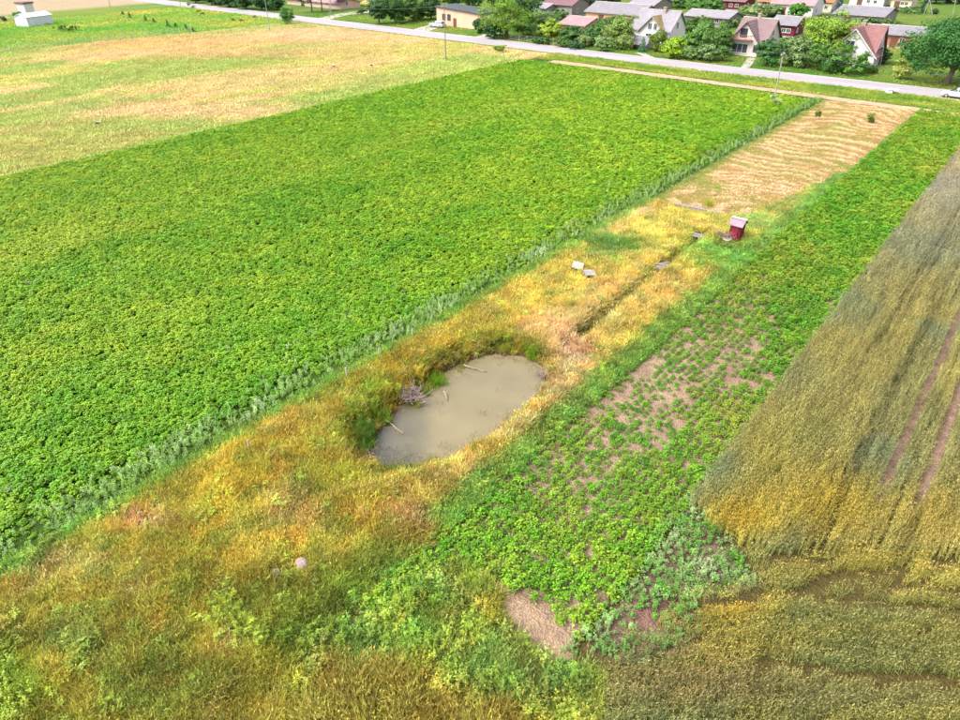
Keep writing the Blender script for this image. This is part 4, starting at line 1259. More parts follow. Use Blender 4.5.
TWIG = mat('dry_twigs', (.30, .225, .20), .95, .1, .3, 3)
x, y = px(721, 244); twigs('brush_heap', 'grey heap of dry brush left of the red outhouse', 'brush heap', x, y, 70, .9, .8, TWIG, 3)
x, y = px(410, 398, -.3); bo = twigs('brush_heap', 'pale heap of dead branches on the left bank of the pond', 'brush heap', x, y, 110, .85, .6, TWIG, 4); bo.location.z = -.3
x, y = px(362, 460, -.5); twigs('brush_heap', 'loose dead sticks at the near left corner of the pond', 'brush heap', x, y, 26, .7, .3, TWIG, 5)
x, y = px(545, 376, -.5); twigs('brush_heap', 'loose dead sticks at the right end of the pond', 'brush heap', x, y, 34, .7, .3, TWIG, 6)

# long weathered timbers that close the mown part
ta, tb = px(650, 203.5), px(718, 218)
ang = math.atan2(tb[1] - ta[1], tb[0] - ta[0])


def plank(bm, L, W_, T, seed):
    rng = random.Random(seed); vs = box(bm, -L / 2, L / 2, -W_ / 2, W_ / 2, 0, T)
    for v_ in vs: v_.co.x += rng.uniform(-.06, .06); v_.co.z += rng.uniform(-.01, .015); v_.co.y += rng.uniform(-.015, .015)


for k, (f0, f1, w_, t_, off, lab, m) in enumerate([(.0, .56, .2, .3, 0, 'thin dark weathered beam lying at the left edge of the mown hay', GREYW), (.42, 1.0, .32, .42, .12, 'thick grey beam lying towards the outhouse at the hay edge', GREYW2), (.62, .99, .28, .2, -.3, 'short flat board lying before the thick grey beam', GREYW)]):
    ax, ay = ta[0] + (tb[0] - ta[0]) * (f0 + f1) / 2, ta[1] + (tb[1] - ta[1]) * (f0 + f1) / 2
    L = math.hypot(tb[0] - ta[0], tb[1] - ta[1]) * (f1 - f0)
    bm = B(); plank(bm, L, w_, t_, k)
    ax += -math.sin(ang) * off; ay += math.cos(ang) * off
    o = bm_obj('timber_beam', bm, m, None, (ax, ay, hz(ax, ay) + .02)); o.rotation_euler = (0, 0, ang)
    tag(o, lab, 'beam')

# white slatted pallets
def pallet(label, u, v, rz, tilt, m):
    x, y = px(u, v); r = empty('pallet', (x, y, hz(x, y) + .24), label, 'pallet', rz=rz); r.rotation_euler = (tilt, .1, rz)
    for k in range(5):
        bm = B(); box(bm, -.42, .42, -.36 + k * .165 - .065, -.36 + k * .165 + .065, .13, .16); bm_obj('slat', bm, m, r)
    for k in (-1, 0, 1):
        bm = B(); box(bm, k * .36 - .05, k * .36 + .05, -.42, .38, .0, .128); bm_obj('bearer', bm, GREYW2, r)


WPAL = mat('white_slats', (.46, .42, .41), .85, .2, .2, 3)
pallet('upper white slatted pallet lying in the yellow grass', 577, 274, .4, .25, WPAL)
pallet('lower whitish pallet lying askew in the yellow grass', 589, 281, .9, .1, mat('whitish_slats', (.38, .34, .33), .85, .2, .25, 3))

# plank crossings over the ditch
def crossing(label, u, v, n, L, rz):
    x, y = px(u, v); r = empty('plank_crossing', (x, y, .34), label, 'planks', rz=rz)
    rng = random.Random(int(u))
    for k in range(n):
        bm = B(); plank(bm, L * rng.uniform(.8, 1.1), .2, .07, k + int(u)); o = bm_obj('plank', bm, GREYW2 if k % 2 else GREYW, r)
        o.location = (rng.uniform(-.15, .15), (k - n / 2) * .24, .08 + rng.uniform(0, .1)); o.rotation_euler = (rng.uniform(-.15, .15), rng.uniform(-.1, .1), rng.uniform(-.3, .3))
    for s in (-1, 1):
        bm = B(); box(bm, s * L * .3 - .07, s * L * .3 + .07, -n * .14, n * .14, -.1, .07); bm_obj('bearer', bm, GREYW, r)


crossing('grey weathered planks laid across the ditch, the larger pair of crossings', 661, 271, 6, 1.3, .5)
crossing('small grey plank crossing on the ditch below the timber beams', 698, 241, 4, 1.2, .2)


def stone(label, x, y, s, m, seed):
    rng = np.random.default_rng(seed); bm = B(); bmesh.ops.create_icosphere(bm, subdivisions=3, radius=1)
    for v_ in bm.verts:
        n_ = v_.co.normalized(); k = 1 + .35 * (float(fbm(np.array([n_.x * 1.4 + seed]), np.array([n_.y * 1.4 + n_.z * 1.1]), seed, 3)[0]) - .5)
        v_.co = Vector((n_.x * s[0] * k, n_.y * s[1] * k, n_.z * s[2] * k))
    o = bm_obj('boulder', bm, m, None, (x, y, hz(x, y) + s[2] * .35), True)
    tag(o, label, 'boulder')


PINKST = mat('pink_granite', (.36, .26, .255), .9, .2, .28, 6, .3)
GREYST = mat('grey_granite', (.33, .28, .26), .9, .2, .28, 6, .3)
x, y = px(303, 569); stone('pink granite boulder lying in the near grass', x, y, (.33, .27, .24), PINKST, 1)
x, y = px(291, 568); stone('small pinkish stone touching the left side of the pink boulder', x, y, (.16, .13, .1), PINKST, 2)
x, y = px(277, 577); stone('pale flat stone left below the pink boulder', x, y, (.26, .2, .12), GREYST, 3)
x, y = px(357, 503); stone('small whitish stone in the olive grass below the pond', x, y, (.1, .08, .07), GREYST, 4)
x, y = px(593, 261); stone('grey stone at the foot of the green clump above the pallets', x, y, (.5, .3, .25), GREYST, 5)
x, y = px(268, 642); stone('small brownish stone in the near grass below the boulders', x, y, (.18, .13, .1), PINKST, 6)


def log(label, a, b, r0, z0, z1, m):
    (xa, ya), (xb, yb) = px(*a, z0), px(*b, z1)
    bm = B(); n = 6; P = []; rng = random.Random(int(a[0]))
    for k in range(n):
        t = k / (n - 1); P.append((xa + (xb - xa) * t + rng.uniform(-.04, .04), ya + (yb - ya) * t + rng.uniform(-.04, .04), z0 + (z1 - z0) * t))
    tube(bm, P, [r0 * (1 - .5 * k / (n - 1)) for k in range(n)], 8)
    tag(bm_obj('fallen_branch', bm, m, None, None, True), label, 'branch')


PALEW = mat('bare_wood', (.33, .25, .17), .9, .1, .3, 3)
log('pale bare branch reaching into the far side of the pond', (464, 365), (486, 372), .055, -.3, -.48, PALEW)
log('pale branch sticking from the left bank into the pond', (384, 419), (404, 434), .045, -.25, -.49, PALEW)
log('short upright pale stump at the left bank of the pond', (444, 391), (448, 401), .045, -.25, -.46, PALEW)
log('long pale branch lying along the right bank of the pond', (526, 405), (546, 382), .05, -.35, -.3, PALEW)

for k, (u, v, h) in enumerate([(348, 384, .85), (380, 362, .8), (413, 341, .8), (253, 462, .7)]):
    x, y = px(u, v); r = tag(bpy.data.objects.new('boundary_post', None), ['nearest grey post of those along the crop edge above the pond', 'middle grey post along the crop edge above the pond', 'farthest grey post along the crop edge above the pond', 'grey post by the weeds left of the golden mound'][k], 'post')
    COL.objects.link(r); r.location = (x, y, hz(x, y))
    bm = B(); box(bm, -.035, .035, -.035, .035, -.15, h); bm_obj('shaft', bm, CONC, r)
    bm = B(); box(bm, -.04, .04, -.04, .04, h + .002, h + .02); bm_obj('cap', bm, PCONC, r)

# storks in the meadow
S_WHITE = mat('feather_white', (.78, .76, .72), .8, .2, .05, 8); S_BLACK = mat('feather_black', (.02, .02, .022), .7, .3, .1, 8); S_RED = mat('stork_red', (.55, .08, .03), .6, .3, .1, 8)


def stork(label, u, v, rz):
    x, y = px(u, v); r = empty('stork', (x, y, hz(x, y)), label, 'stork', rz=rz)
    P = [(.62, 0, .80), (.47, 0, .86), (.43, 0, .93), (.40, 0, .98), (.34, 0, .98), (.30, 0, .9), (.29, 0, .78), (.24, 0, .68), (.10, 0, .62), (-.1, 0, .59), (-.28, 0, .55), (-.44, 0, .5), (-.52, 0, .48)]
    R_ = [.005, .018, .025, .045, .05, .035, .04, .07, .12, .13, .10, .05, .02]
    bm = B(); tube(bm, P, R_, 10)
    for f_ in bm.faces:
        c = f_.calc_center_median(); f_.material_index = 2 if (c.x > .44) else (1 if (c.x < -.12) else 0)
    for s in (-1, 1):
        nf = len(bm.faces); tube(bm, [(.0, s * .06, .56), (.03, s * .06, .3), (.0, s * .06, .02), (.1, s * .06, .0)], [.03, .014, .012, .012], 6)
        bm.faces.ensure_lookup_table()
        for f_ in bm.faces[nf:]: f_.material_index = 2
    o = bm_obj('body', bm, S_WHITE, r, None, True); o.data.materials.append(S_BLACK); o.data.materials.append(S_RED)
    for s in (-1, 1):
        bm = B(); tube(bm, [(.14, s * .11, .64), (-.05, s * .13, .62), (-.3, s * .09, .53), (-.5, s * .03, .46)], [.05, .09, .07, .015], 8)
        for v_ in bm.verts: v_.co.y = s * .1 + (v_.co.y - s * .1) * .4
        bm_obj('wing', bm, S_BLACK, r, None, True)


stork('white stork with black wings standing nearest in the meadow at left', 100, 127, 1.0)
stork('stork standing in the middle of the far meadow', 334, 69, 2.4)
stork('stork standing at the left in the far meadow before the tan strip', 296, 68, -.6)
stork('stork standing at the right in the far meadow near the crop', 373, 68.5, .3)

#SECTION_VEG
# ------------------------------------------------------------------ plants that cover the ground
LEAF_INST = leaf_shader('field_leaves', 'INST', .35, .35)


def tri_mesh(name, V, T, tone):
    me = fast_mesh(name, V, T)
    t = np.asarray(tone)
    if t.ndim == 1: t = np.stack([t, t, t], 1)
    set_col(me, 'tone', t)
    return me


def leafy(seed, n, R, Hh, ll, lw):
    """a low bushy plant: folded leaves over a dome"""
    rng = np.random.default_rng(seed)
    V, T, C = [], [], []
    for k in range(n):
        a = rng.uniform(0, 2 * math.pi); e = rng.uniform(.1, 1) ** .7 * math.pi / 2
        d = np.array((math.cos(a) * math.cos(e), math.sin(a) * math.cos(e), math.sin(e)))
        p = d * np.array((R, R, Hh)) * rng.uniform(.6, 1.0) * np.array((1, 1, .9)) + np.array((0, 0, .03))
        out = np.array((math.cos(a + rng.normal() * .6), math.sin(a + rng.normal() * .6), rng.uniform(-.45, .35))); out /= np.linalg.norm(out)
        side = np.cross(out, (0, 0, 1.)); side /= np.linalg.norm(side); up = np.cross(side, out)
        L = ll * rng.uniform(.7, 1.3); W = lw * rng.uniform(.7, 1.3)
        b = len(V)
        V += [p - out * L * .4, p + side * W * .5 + up * W * .18, p + out * L * .6 - up * L * .12, p - side * W * .5 + up * W * .18]
        T += [(b, b + 1, b + 2), (b, b + 2, b + 3)]
        C += [rng.uniform(.88, 1.12)] * 4
    return tri_mesh('leafy', np.array(V), np.array(T), np.array(C))


def blades(seed, n, R, h0, h1, w, lean=.35, head=False, upright=0.0):
    """a tuft of bent blades, some with seed heads"""
    rng = np.random.default_rng(seed)
    V, T, C = [], [], []
    for k in range(n):
        a = rng.uniform(0, 2 * math.pi); q = R * math.sqrt(rng.uniform(0, 1)); h = rng.uniform(h0, h1)
        d = np.array((math.cos(a + rng.normal() * .7), math.sin(a + rng.normal() * .7), 0)); ln = lean * rng.uniform(.3, 1.4) * h
        p = np.array((math.cos(a) * q, math.sin(a) * q, -.03)); s = np.array((-d[1], d[0], 0)) * w * .5 * rng.uniform(.7, 1.3)
        ra = rng.uniform(0, math.pi); s = np.array((math.cos(ra), math.sin(ra), 0)) * np.linalg.norm(s)
        m = p + d * ln * .35 + np.array((0, 0, h * .6)); t = p + d * ln + np.array((0, 0, h * (1 - .25 * lean)))
        b = len(V); tn = rng.uniform(.85, 1.15)
        V += [p - s, p + s, m + s * .85, m - s * .85, t]
        T += [(b, b + 1, b + 2), (b, b + 2, b + 3), (b + 3, b + 2, b + 4)]; C += [(tn, tn, tn)] * 5
        if head and rng.uniform() < .45:
            b = len(V); hh = h * .28; s2 = s / (np.linalg.norm(s) + 1e-9) * w * .9
            V += [t - np.array((0, 0, hh * .3)), t + s2 + np.array((0, 0, hh * .2)), t + d * hh * .3 + np.array((0, 0, hh * .7)), t - s2 + np.array((0, 0, hh * .2))]
            T += [(b, b + 1, b + 2), (b, b + 2, b + 3)]; C += [(1.1, 1.04, 1.05)] * 4
    return tri_mesh('blades', np.array(V), np.array(T), np.array(C))


def wheat_row(seed, L, n, h):
    """a short length of drilled row: straw, leaves and nodding ears"""
    rng = np.random.default_rng(seed); V, T, C = [], [], []
    for k in range(n):
        y = -L / 2 + L * (k + rng.uniform(0, 1)) / n; x = rng.normal() * .028; hh = h * rng.uniform(.85, 1.08)
        d = np.array((rng.normal() * .09, rng.normal() * .09, 0)); p = np.array((x, y, -.02)); t = p + d * hh + np.array((0, 0, hh))
        ra = rng.uniform(0, math.pi); s = np.array((math.cos(ra), math.sin(ra), 0)) * .008
        b = len(V); V += [p - s, p + s, t]; T += [(b, b + 1, b + 2)]; C += [(.92, .96, .9)] * 3
        # leaf
        b = len(V); m = p + np.array((0, 0, hh * rng.uniform(.3, .65))); o = np.array((rng.normal(), rng.normal(), .25)) * .07; s3 = np.cross(o, (0, 0, 1.)); s3 = s3 / (np.linalg.norm(s3) + 1e-9) * .012
        V += [m - s3, m + s3, m + o * 1.8 + np.array((0, 0, .03))]; T += [(b, b + 1, b + 2)]; C += [(.85, .98, .88)] * 3
        # ear
        b = len(V); e = np.array((d[0] * 2 + rng.normal() * .5, d[1] * 2 + rng.normal() * .5, .8)); e /= np.linalg.norm(e); q = np.array((math.cos(ra), math.sin(ra), 0)) * .019; q2 = np.array((-math.sin(ra), math.cos(ra), 0)) * .016
        V += [t, t + e * .05 + q, t + e * .14, t + e * .05 - q, t + e * .05 + q2, t + e * .05 - q2]
        T += [(b, b + 1, b + 2), (b, b + 2, b + 3), (b, b + 4, b + 2), (b, b + 2, b + 5)]; C += [(1.12, 1.04, 1.0)] * 6
    return tri_mesh('wheat_row', np.array(V), np.array(T), np.array(C))


def upright_weed(seed, n, R, Hh, ll, lw, tip):
    """tall leafy stems with paler tops"""
    rng = np.random.default_rng(seed); V, T, C = [], [], []
    ns = 5
    for sidx in range(ns):
        a = rng.uniform(0, 2 * math.pi); q = R * rng.uniform(0, .8); hh = Hh * rng.uniform(.65, 1.1)
        base = np.array((math.cos(a) * q, math.sin(a) * q, 0)); ln = np.array((rng.normal() * .12, rng.normal() * .12, 1.))
        b = len(V); V += [base + (.012, 0, 0), base - (.012, 0, 0), base + ln * hh]; T += [(b, b + 1, b + 2)]; C += [(.8, .9, .8)] * 3
        for k in range(n // ns):
            f = rng.uniform(.12, 1.0); p = base + ln * hh * f
            a2 = rng.uniform(0, 2 * math.pi); out = np.array((math.cos(a2), math.sin(a2), rng.uniform(-.2, .7))); out /= np.linalg.norm(out)
            side = np.cross(out, (0, 0, 1.)); side /= np.linalg.norm(side)
            L = ll * (1.15 - .75 * f) * rng.uniform(.7, 1.3); W = lw * (1.15 - .75 * f) * rng.uniform(.7, 1.3)
            b = len(V); V += [p, p + out * L * .5 + side * W * .5, p + out * L, p + out * L * .5 - side * W * .5]; T += [(b, b + 1, b + 2), (b, b + 2, b + 3)]
            tn = 1 + (np.array(tip) - 1) * sstep(.45, 1, f); C += [tuple(tn)] * 4
    return tri_mesh('weed', np.array(V), np.array(T), np.array(C))


NEXT = [0]


def scatter(name, label, cat, pts, col, scale, meshes, rotz=None, tilt=.12, kind='stuff', seed=0, parent=None):
    """one object of ground cover: plants set on points, each with its own colour, size and turn"""
    n = len(pts)
    rng = np.random.default_rng(900 + seed)
    c = bpy.data.collections.new(name + '_plants')
    for m in meshes:
        m.materials.clear(); m.materials.append(LEAF_INST)
        c.objects.link(bpy.data.objects.new(name + '_plant', m))
    me = bpy.data.meshes.new(name)
    me.vertices.add(n); me.vertices.foreach_set('co', np.asarray(pts, np.float32).ravel())
    def att(nm, ty, key, data):
        a = me.attributes.new(nm, ty, 'POINT'); a.data.foreach_set(key, np.ascontiguousarray(data).ravel())
    rz = rng.uniform(0, 2 * math.pi, n) if rotz is None else rotz
    rot = np.stack([rng.normal(0, tilt, n), rng.normal(0, tilt, n), rz], 1).astype(np.float32)
    att('rot', 'FLOAT_VECTOR', 'vector', rot)
    s = np.asarray(scale, np.float32)
    if s.ndim == 1: s = np.stack([s, s, s], 1)
    att('scl', 'FLOAT_VECTOR', 'vector', s)
    att('vi', 'INT', 'value', rng.integers(0, len(meshes), n).astype(np.int32))
    att('col', 'FLOAT_COLOR', 'color', np.concatenate([col, np.ones((n, 1))], 1).astype(np.float32))
    o = bpy.data.objects.new(name, me); COL.objects.link(o)
    ng = bpy.data.node_groups.new(name, 'GeometryNodeTree')
    ng.interface.new_socket('Geometry', in_out='INPUT', socket_type='NodeSocketGeometry')
    ng.interface.new_socket('Geometry', in_out='OUTPUT', socket_type='NodeSocketGeometry')
    N, Lk = ng.nodes, ng.links
    gi, go = N.new('NodeGroupInput'), N.new('NodeGroupOutput')
    ip = N.new('GeometryNodeInstanceOnPoints'); ci = N.new('GeometryNodeCollectionInfo')
    ci.inputs['Collection'].default_value = c; ci.inputs['Separate Children'].default_value = True; ci.inputs['Reset Children'].default_value = True
    ip.inputs['Pick Instance'].default_value = True
    def na(nm, ty):
        q = N.new('GeometryNodeInputNamedAttribute'); q.data_type = ty; q.inputs['Name'].default_value = nm
        return next(s_ for s_ in q.outputs if s_.enabled and s_.name == 'Attribute')
    Lk.new(gi.outputs[0], ip.inputs['Points']); Lk.new(ci.outputs[0], ip.inputs['Instance'])
    Lk.new(na('vi', 'INT'), ip.inputs['Instance Index']); Lk.new(na('rot', 'FLOAT_VECTOR'), ip.inputs['Rotation']); Lk.new(na('scl', 'FLOAT_VECTOR'), ip.inputs['Scale'])
    Lk.new(ip.outputs[0], go.inputs[0])
    md = o.modifiers.new('plants', 'NODES'); md.node_group = ng
    tag(o, label, cat, kind=kind)
    print('scatter', name, n)
    return o


def grid(x0, x1, y0, y1, c, seed, jit=.5, cy=None):
    rng = np.random.default_rng(seed); cy = cy or c
    X, Y = np.meshgrid(np.arange(x0, x1, c), np.arange(y0, y1, cy)); X, Y = X.ravel(), Y.ravel()
    X = X + rng.uniform(-jit, jit, X.size) * c; Y = Y + rng.uniform(-jit, jit, Y.size) * cy
    u, v = pr(X, Y)
    d = -SY * X + CY * Y
    k = (u > -130) & (u < 1090) & (v > -25) & (v < 860) & (d > 1)
    return X[k], Y[k], u[k], v[k], rng


def lay(x, y, dz=0.0): return np.stack([x, y, height(x, y) + dz], 1)


GAIN = dict(green_crop=(1.22, 1.06, .6), long_grass=(1.08, 1.09, 1.55), wheat=(.95, 1.1, 1.95), headland_wheat=(1.0, 1.1, 1.4), meadow_grass=(.97, .96, 1.4),
            strip_crop=(1.03, .76, .5), broad_weeds=(.98, .98, .75), tall_weeds=(.9, .9, .72), edge_weeds=(1.0, .9, .8), cut_hay=(1.04, .94, 1.15), pale_weeds=(1.05, 1.0, .9), verge_grass=(.9, .88, .8), lawn_grass=(.95, .9, .8), rank_grass=(1.1, 1.4, 2.0), reeds=(1.1, 1.0, .8))


def toc(c, rng, var=.12, k=1.0, g=None):
    """photo colour to plant colour, every plant a little different"""
    c = lin(np.clip(c, 4, 250)) * ALB * k * 1.3
    if g in GAIN: c = c * np.array(GAIN[g])
    return c * np.clip(1 + rng.normal(0, var, len(c)), .45, 1.7)[:, None]


def bands(lst):
    r = None
    return r


# --- dense green crop left of the plot
LP = [leafy(s, 64, .34, .42, .135, .095) for s in (1, 2, 3, 4)]
A = []
for (ya, yb, cc, sc) in [(-6, 30, .335, .86), (30, 62, .37, .93), (62, S_PATH - 2.4, .46, 1.2)]:
    x, y, u, v, rng = grid(T_F + .2, T_L - .3, ya, yb, cc, int(ya) + 50)
    A.append((x, y, np.full(len(x), sc)))
x, y, s = [np.concatenate(q) for q in zip(*A)]
edge = T_L - .6 + .8 * (fbm(y / 2.5, y * 0 + 3, 301, 3) - .5)
k = x < edge
x, y, s = x[k], y[k], s[k]
rng = np.random.default_rng(5)
c = np.tile(np.array((112, 158, 34.)), (len(x), 1))
c += (fbm(x / 9, y / 14, 311, 3) - .5)[:, None] * np.array((50, 22, 26.))
c += (fbm(x / 1.1, y / 1.1, 315, 2) - .5)[:, None] * np.array((46, 22, 16.))
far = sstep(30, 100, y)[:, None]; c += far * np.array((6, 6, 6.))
c += (np.array((146, 174, 70.)) - c) * (.5 * np.exp(-((x + 62) / 4.0) ** 2) * sstep(.4, .6, fbm(x / 3, y / 10, 317)))[:, None]
sc = s * (0.88 + .4 * fbm(x / 1.6, y / 1.6, 321, 3)) * rng.uniform(.85, 1.15, len(x)) * (1 - .5 * sstep(-3.0, -1.2, x - T_L + .8 * (fbm(x, y / 2, 325, 2) - .5)))
k = rng.uniform(0, 1, len(x)) > .03 + .5 * sstep(-2.0, -.7, x - T_L)
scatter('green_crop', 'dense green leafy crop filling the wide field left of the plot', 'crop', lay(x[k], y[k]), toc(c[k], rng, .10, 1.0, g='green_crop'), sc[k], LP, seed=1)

# --- pale bluish weeds along and inside that crop
UW = [upright_weed(s, 60, .2, .75, .16, .07, (1.25, 1.2, 1.3)) for s in (11, 12, 13)]
PW = [upright_weed(s, 60, .22, .72, .13, .05, (1.2, 1.15, 1.22)) for s in (14, 15, 16)]
x1, y1, u, v, rng = grid(T_L - 4, T_L + .5, -4, S_END - 1, .25, 71)
dens = np.exp(-((x1 - (T_L - 1.25)) / 1.0) ** 2) * np.clip(-.3 + 2.0 * fbm(x1 / 1.2, y1 / 2.2, 331, 3), 0, 1) * (1 - .45 * sstep(55, 80, y1))
k = rng.uniform(0, 1, len(x1)) < dens
x1, y1 = x1[k], y1[k]
x2, y2, u, v, rng = grid(T_F + 4, T_L - 1.5, -4, S_END - 1, .55, 72)
d2 = T_L - x2
pd = .6 * sstep(.62, .76, fbm(x2 / 1.6, y2 / 2.4, 341, 3)) * np.exp(-d2 / 22) + .9 * np.exp(-((d2 - 4.6 - 1.2 * fbm(y2 / 9, y2 * 0, 345)) / .6) ** 2) * sstep(.42, .58, fbm(x2 / 2, y2 / 3, 347, 3)) * (y2 > 18)
k = rng.uniform(0, 1, len(x2)) < pd
x, y = np.r_[x1, x2[k]], np.r_[y1, y2[k]]
c = np.tile(np.array((144, 178, 108.)), (len(x), 1)) + (fbm(x / 1.5, y / 2.5, 351, 3) - .5)[:, None] * np.array((70, 40, 110.))
c[len(x1):] += np.array((2, -4, 20.))
scatter('pale_weeds', 'pale bluish green weeds edging the green crop', 'weeds', lay(x, y), toc(c, rng, .14, g='pale_weeds'), rng.uniform(.4, 1.0, len(x)), PW, seed=2)

# --- grasses of the uncut part of the plot and the foreground
GT = [blades(s, 34, .2, .22, .5, .022, .55, s % 2 == 0) for s in (21, 22, 23, 24)]
x, y, u, v, rng = grid(T_L + .1, T_R + .3, -4, S_HAY + .3, .165, 81)
x3, y3, u3, v3, _ = grid(T_R, 5, -4, 23, .165, 82)
m3 = inpoly(u3, v3, [(-200, 1000), (200, 740), (455, 556), (500, 592), (500, 622), (556, 668), (600, 668), (612, 880)])
x4, y4, u4, v4, r4 = grid(T_R - 5, T_R + .2, S_HAY + .3, S_HAY + 24, .2, 83)       # rough wedge left uncut beside the hay
m4 = x4 > T_R - 4.2 * (1 - sstep(-1, 22, y4 - S_HAY)) + 2.0 * (fbm(x4 / 1.5, y4 / 2.5, 85, 3) - .5)
x, y = np.r_[x, x3[m3], x4[m4]], np.r_[y, y3[m3], y4[m4]]
u, v = pr(x, y)
sd = poly_sd(x + 1.1 * (fbm(x / .8, y / .8, 21, 3) - .5), y + 1.1 * (fbm(x / .8, y / .8, 31, 3) - .5), POND)
dp = np.ones(len(x)) * .95
dp *= np.where(sd > -.12, 0, np.where(sd > -.45, .35 + .5 * (fbm(x / .6, y / .6, 357, 2) > .5), 1))
for (pu, pv, ru, rv, w) in [(573, 354, 15, 15, .9), (562, 384, 12, 20, .8), (620, 318, 30, 5, .5), (146, 526, 24, 7, .9), (278, 592, 16, 8, .85), (303, 569, 11, 6, .95), (277, 577, 9, 5, .95), (430, 505, 20, 10, .4), (60, 575, 40, 6, .4), (661, 272, 12, 6, .95), (698, 242, 9, 5, .95), (577, 276, 8, 5, .9), (589, 283, 8, 5, .9), (684, 213, 40, 3, .5), (734, 247, 10, 5, .8), (548, 402, 11, 9, .75), (526, 421, 10, 7, .7), (502, 440, 12, 6, .6), (590, 340, 16, 8, .7)]:
    dp *= 1 - w * np.exp(-((u - pu) / ru) ** 2 - ((v - pv) / rv) ** 2)
dp *= sstep(.12, .34, fbm(x / .5, y / .5, 355, 2)) * .25 + .75
k = rng.uniform(0, 1, len(x)) < dp
x, y, u, v = x[k], y[k], u[k], v[k]
c = cmap(x, y)
hs = .7 + .75 * fbm(x / 1.6, y / 1.6, 361, 3)
hs *= 1 - .35 * np.exp(-((sd[k] + .5) / .5) ** 2)
zs = hs * rng.uniform(.75, 1.3, len(x))
sc = np.stack([hs * 1.05, hs * 1.05, zs], 1)
scatter('long_grass', 'uncut golden and olive grass covering the plot round the pond', 'grass', lay(x, y), toc(c, rng, .18, 1.05, g='long_grass'), sc, GT, seed=3, tilt=.2)

# --- broad leaved weeds among the grass: green rims, ditch and foreground
BW = [leafy(s, 30, .2, .32, .13, .07) for s in (31, 32, 33)] + [upright_weed(s, 60, .16, .5, .15, .06, (1.15, 1.12, 1.1)) for s in (34, 35)]
c_all = cmap(x, y); green = (c_all[:, 1] - c_all[:, 0])
pw = .5 * sstep(-4, 28, green) + (.10 + .14 * sstep(440, 600, v)) * sstep(.48, .6, fbm(x / .9, y / .9, 369, 3))
k = rng.uniform(0, 1, len(x)) < pw
bx2, by2 = x[k] + rng.normal(0, .05, k.sum()), y[k] + rng.normal(0, .05, k.sum())
cb = cmap(bx2, by2)
ov = np.maximum(0, cb[:, 0] - cb[:, 1] + 22); cb[:, 0] -= .75 * ov
scatter('broad_weeds', 'green broad leaved weeds among the grass of the plot', 'weeds', lay(bx2, by2), toc(cb, rng, .2, g='broad_weeds'), (.65 + .6 * fbm(bx2, by2, 371, 2)) * rng.uniform(.7, 1.3, len(bx2)), BW, seed=4)

# --- taller bluish weeds and rank grass at the near edge
x, y, u, v, rng = grid(-26, 3, -5, 20, .3, 91)
def zone(P): return inpoly(u, v, P)
z1 = zone([(250, 760), (330, 640), (420, 560), (480, 590), (505, 620), (556, 668), (600, 672), (610, 760), (420, 760)])
z2 = zone([(-60, 640), (30, 620), (40, 700), (20, 800), (-80, 800)])
gold = zone([(290, 740), (330, 672), (380, 664), (430, 690), (450, 712), (470, 735)]) | zone([(440, 712), (520, 706), (520, 760), (440, 760)])
k = (z1 | z2) & ~gold & (rng.uniform(0, 1, len(x)) < .75 * sstep(.28, .5, fbm(x / 1.3, y / 1.3, 381, 3)))
c = cmap(x[k], y[k]); c += (fbm(x[k] / .9, y[k] / .9, 383, 2) - .4)[:, None] * np.array((40, 30, 60.))
scatter('tall_weeds', 'tall bluish green weeds at the bottom centre of the view', 'weeds', lay(x[k], y[k]), toc(c, rng, .16, 1.05, g='tall_weeds'), rng.uniform(.7, 1.3, k.sum()), UW, seed=5)
TG = [blades(s, 40, .16, .5, .95, .026, .35, True) for s in (41, 42)]
k = (gold & (rng.uniform(0, 1, len(x)) < .85))
c = np.tile(np.array((178, 150, 62.)), (k.sum(), 1)) + (fbm(x[k], y[k], 385, 2) - .5)[:, None] * np.array((40, 60, 30.))
scatter('rank_grass', 'tall golden brown grass at the bottom edge', 'grass', lay(x[k], y[k]), toc(c, rng, .18, g='rank_grass'), rng.uniform(.8, 1.2, k.sum()), TG, seed=6)

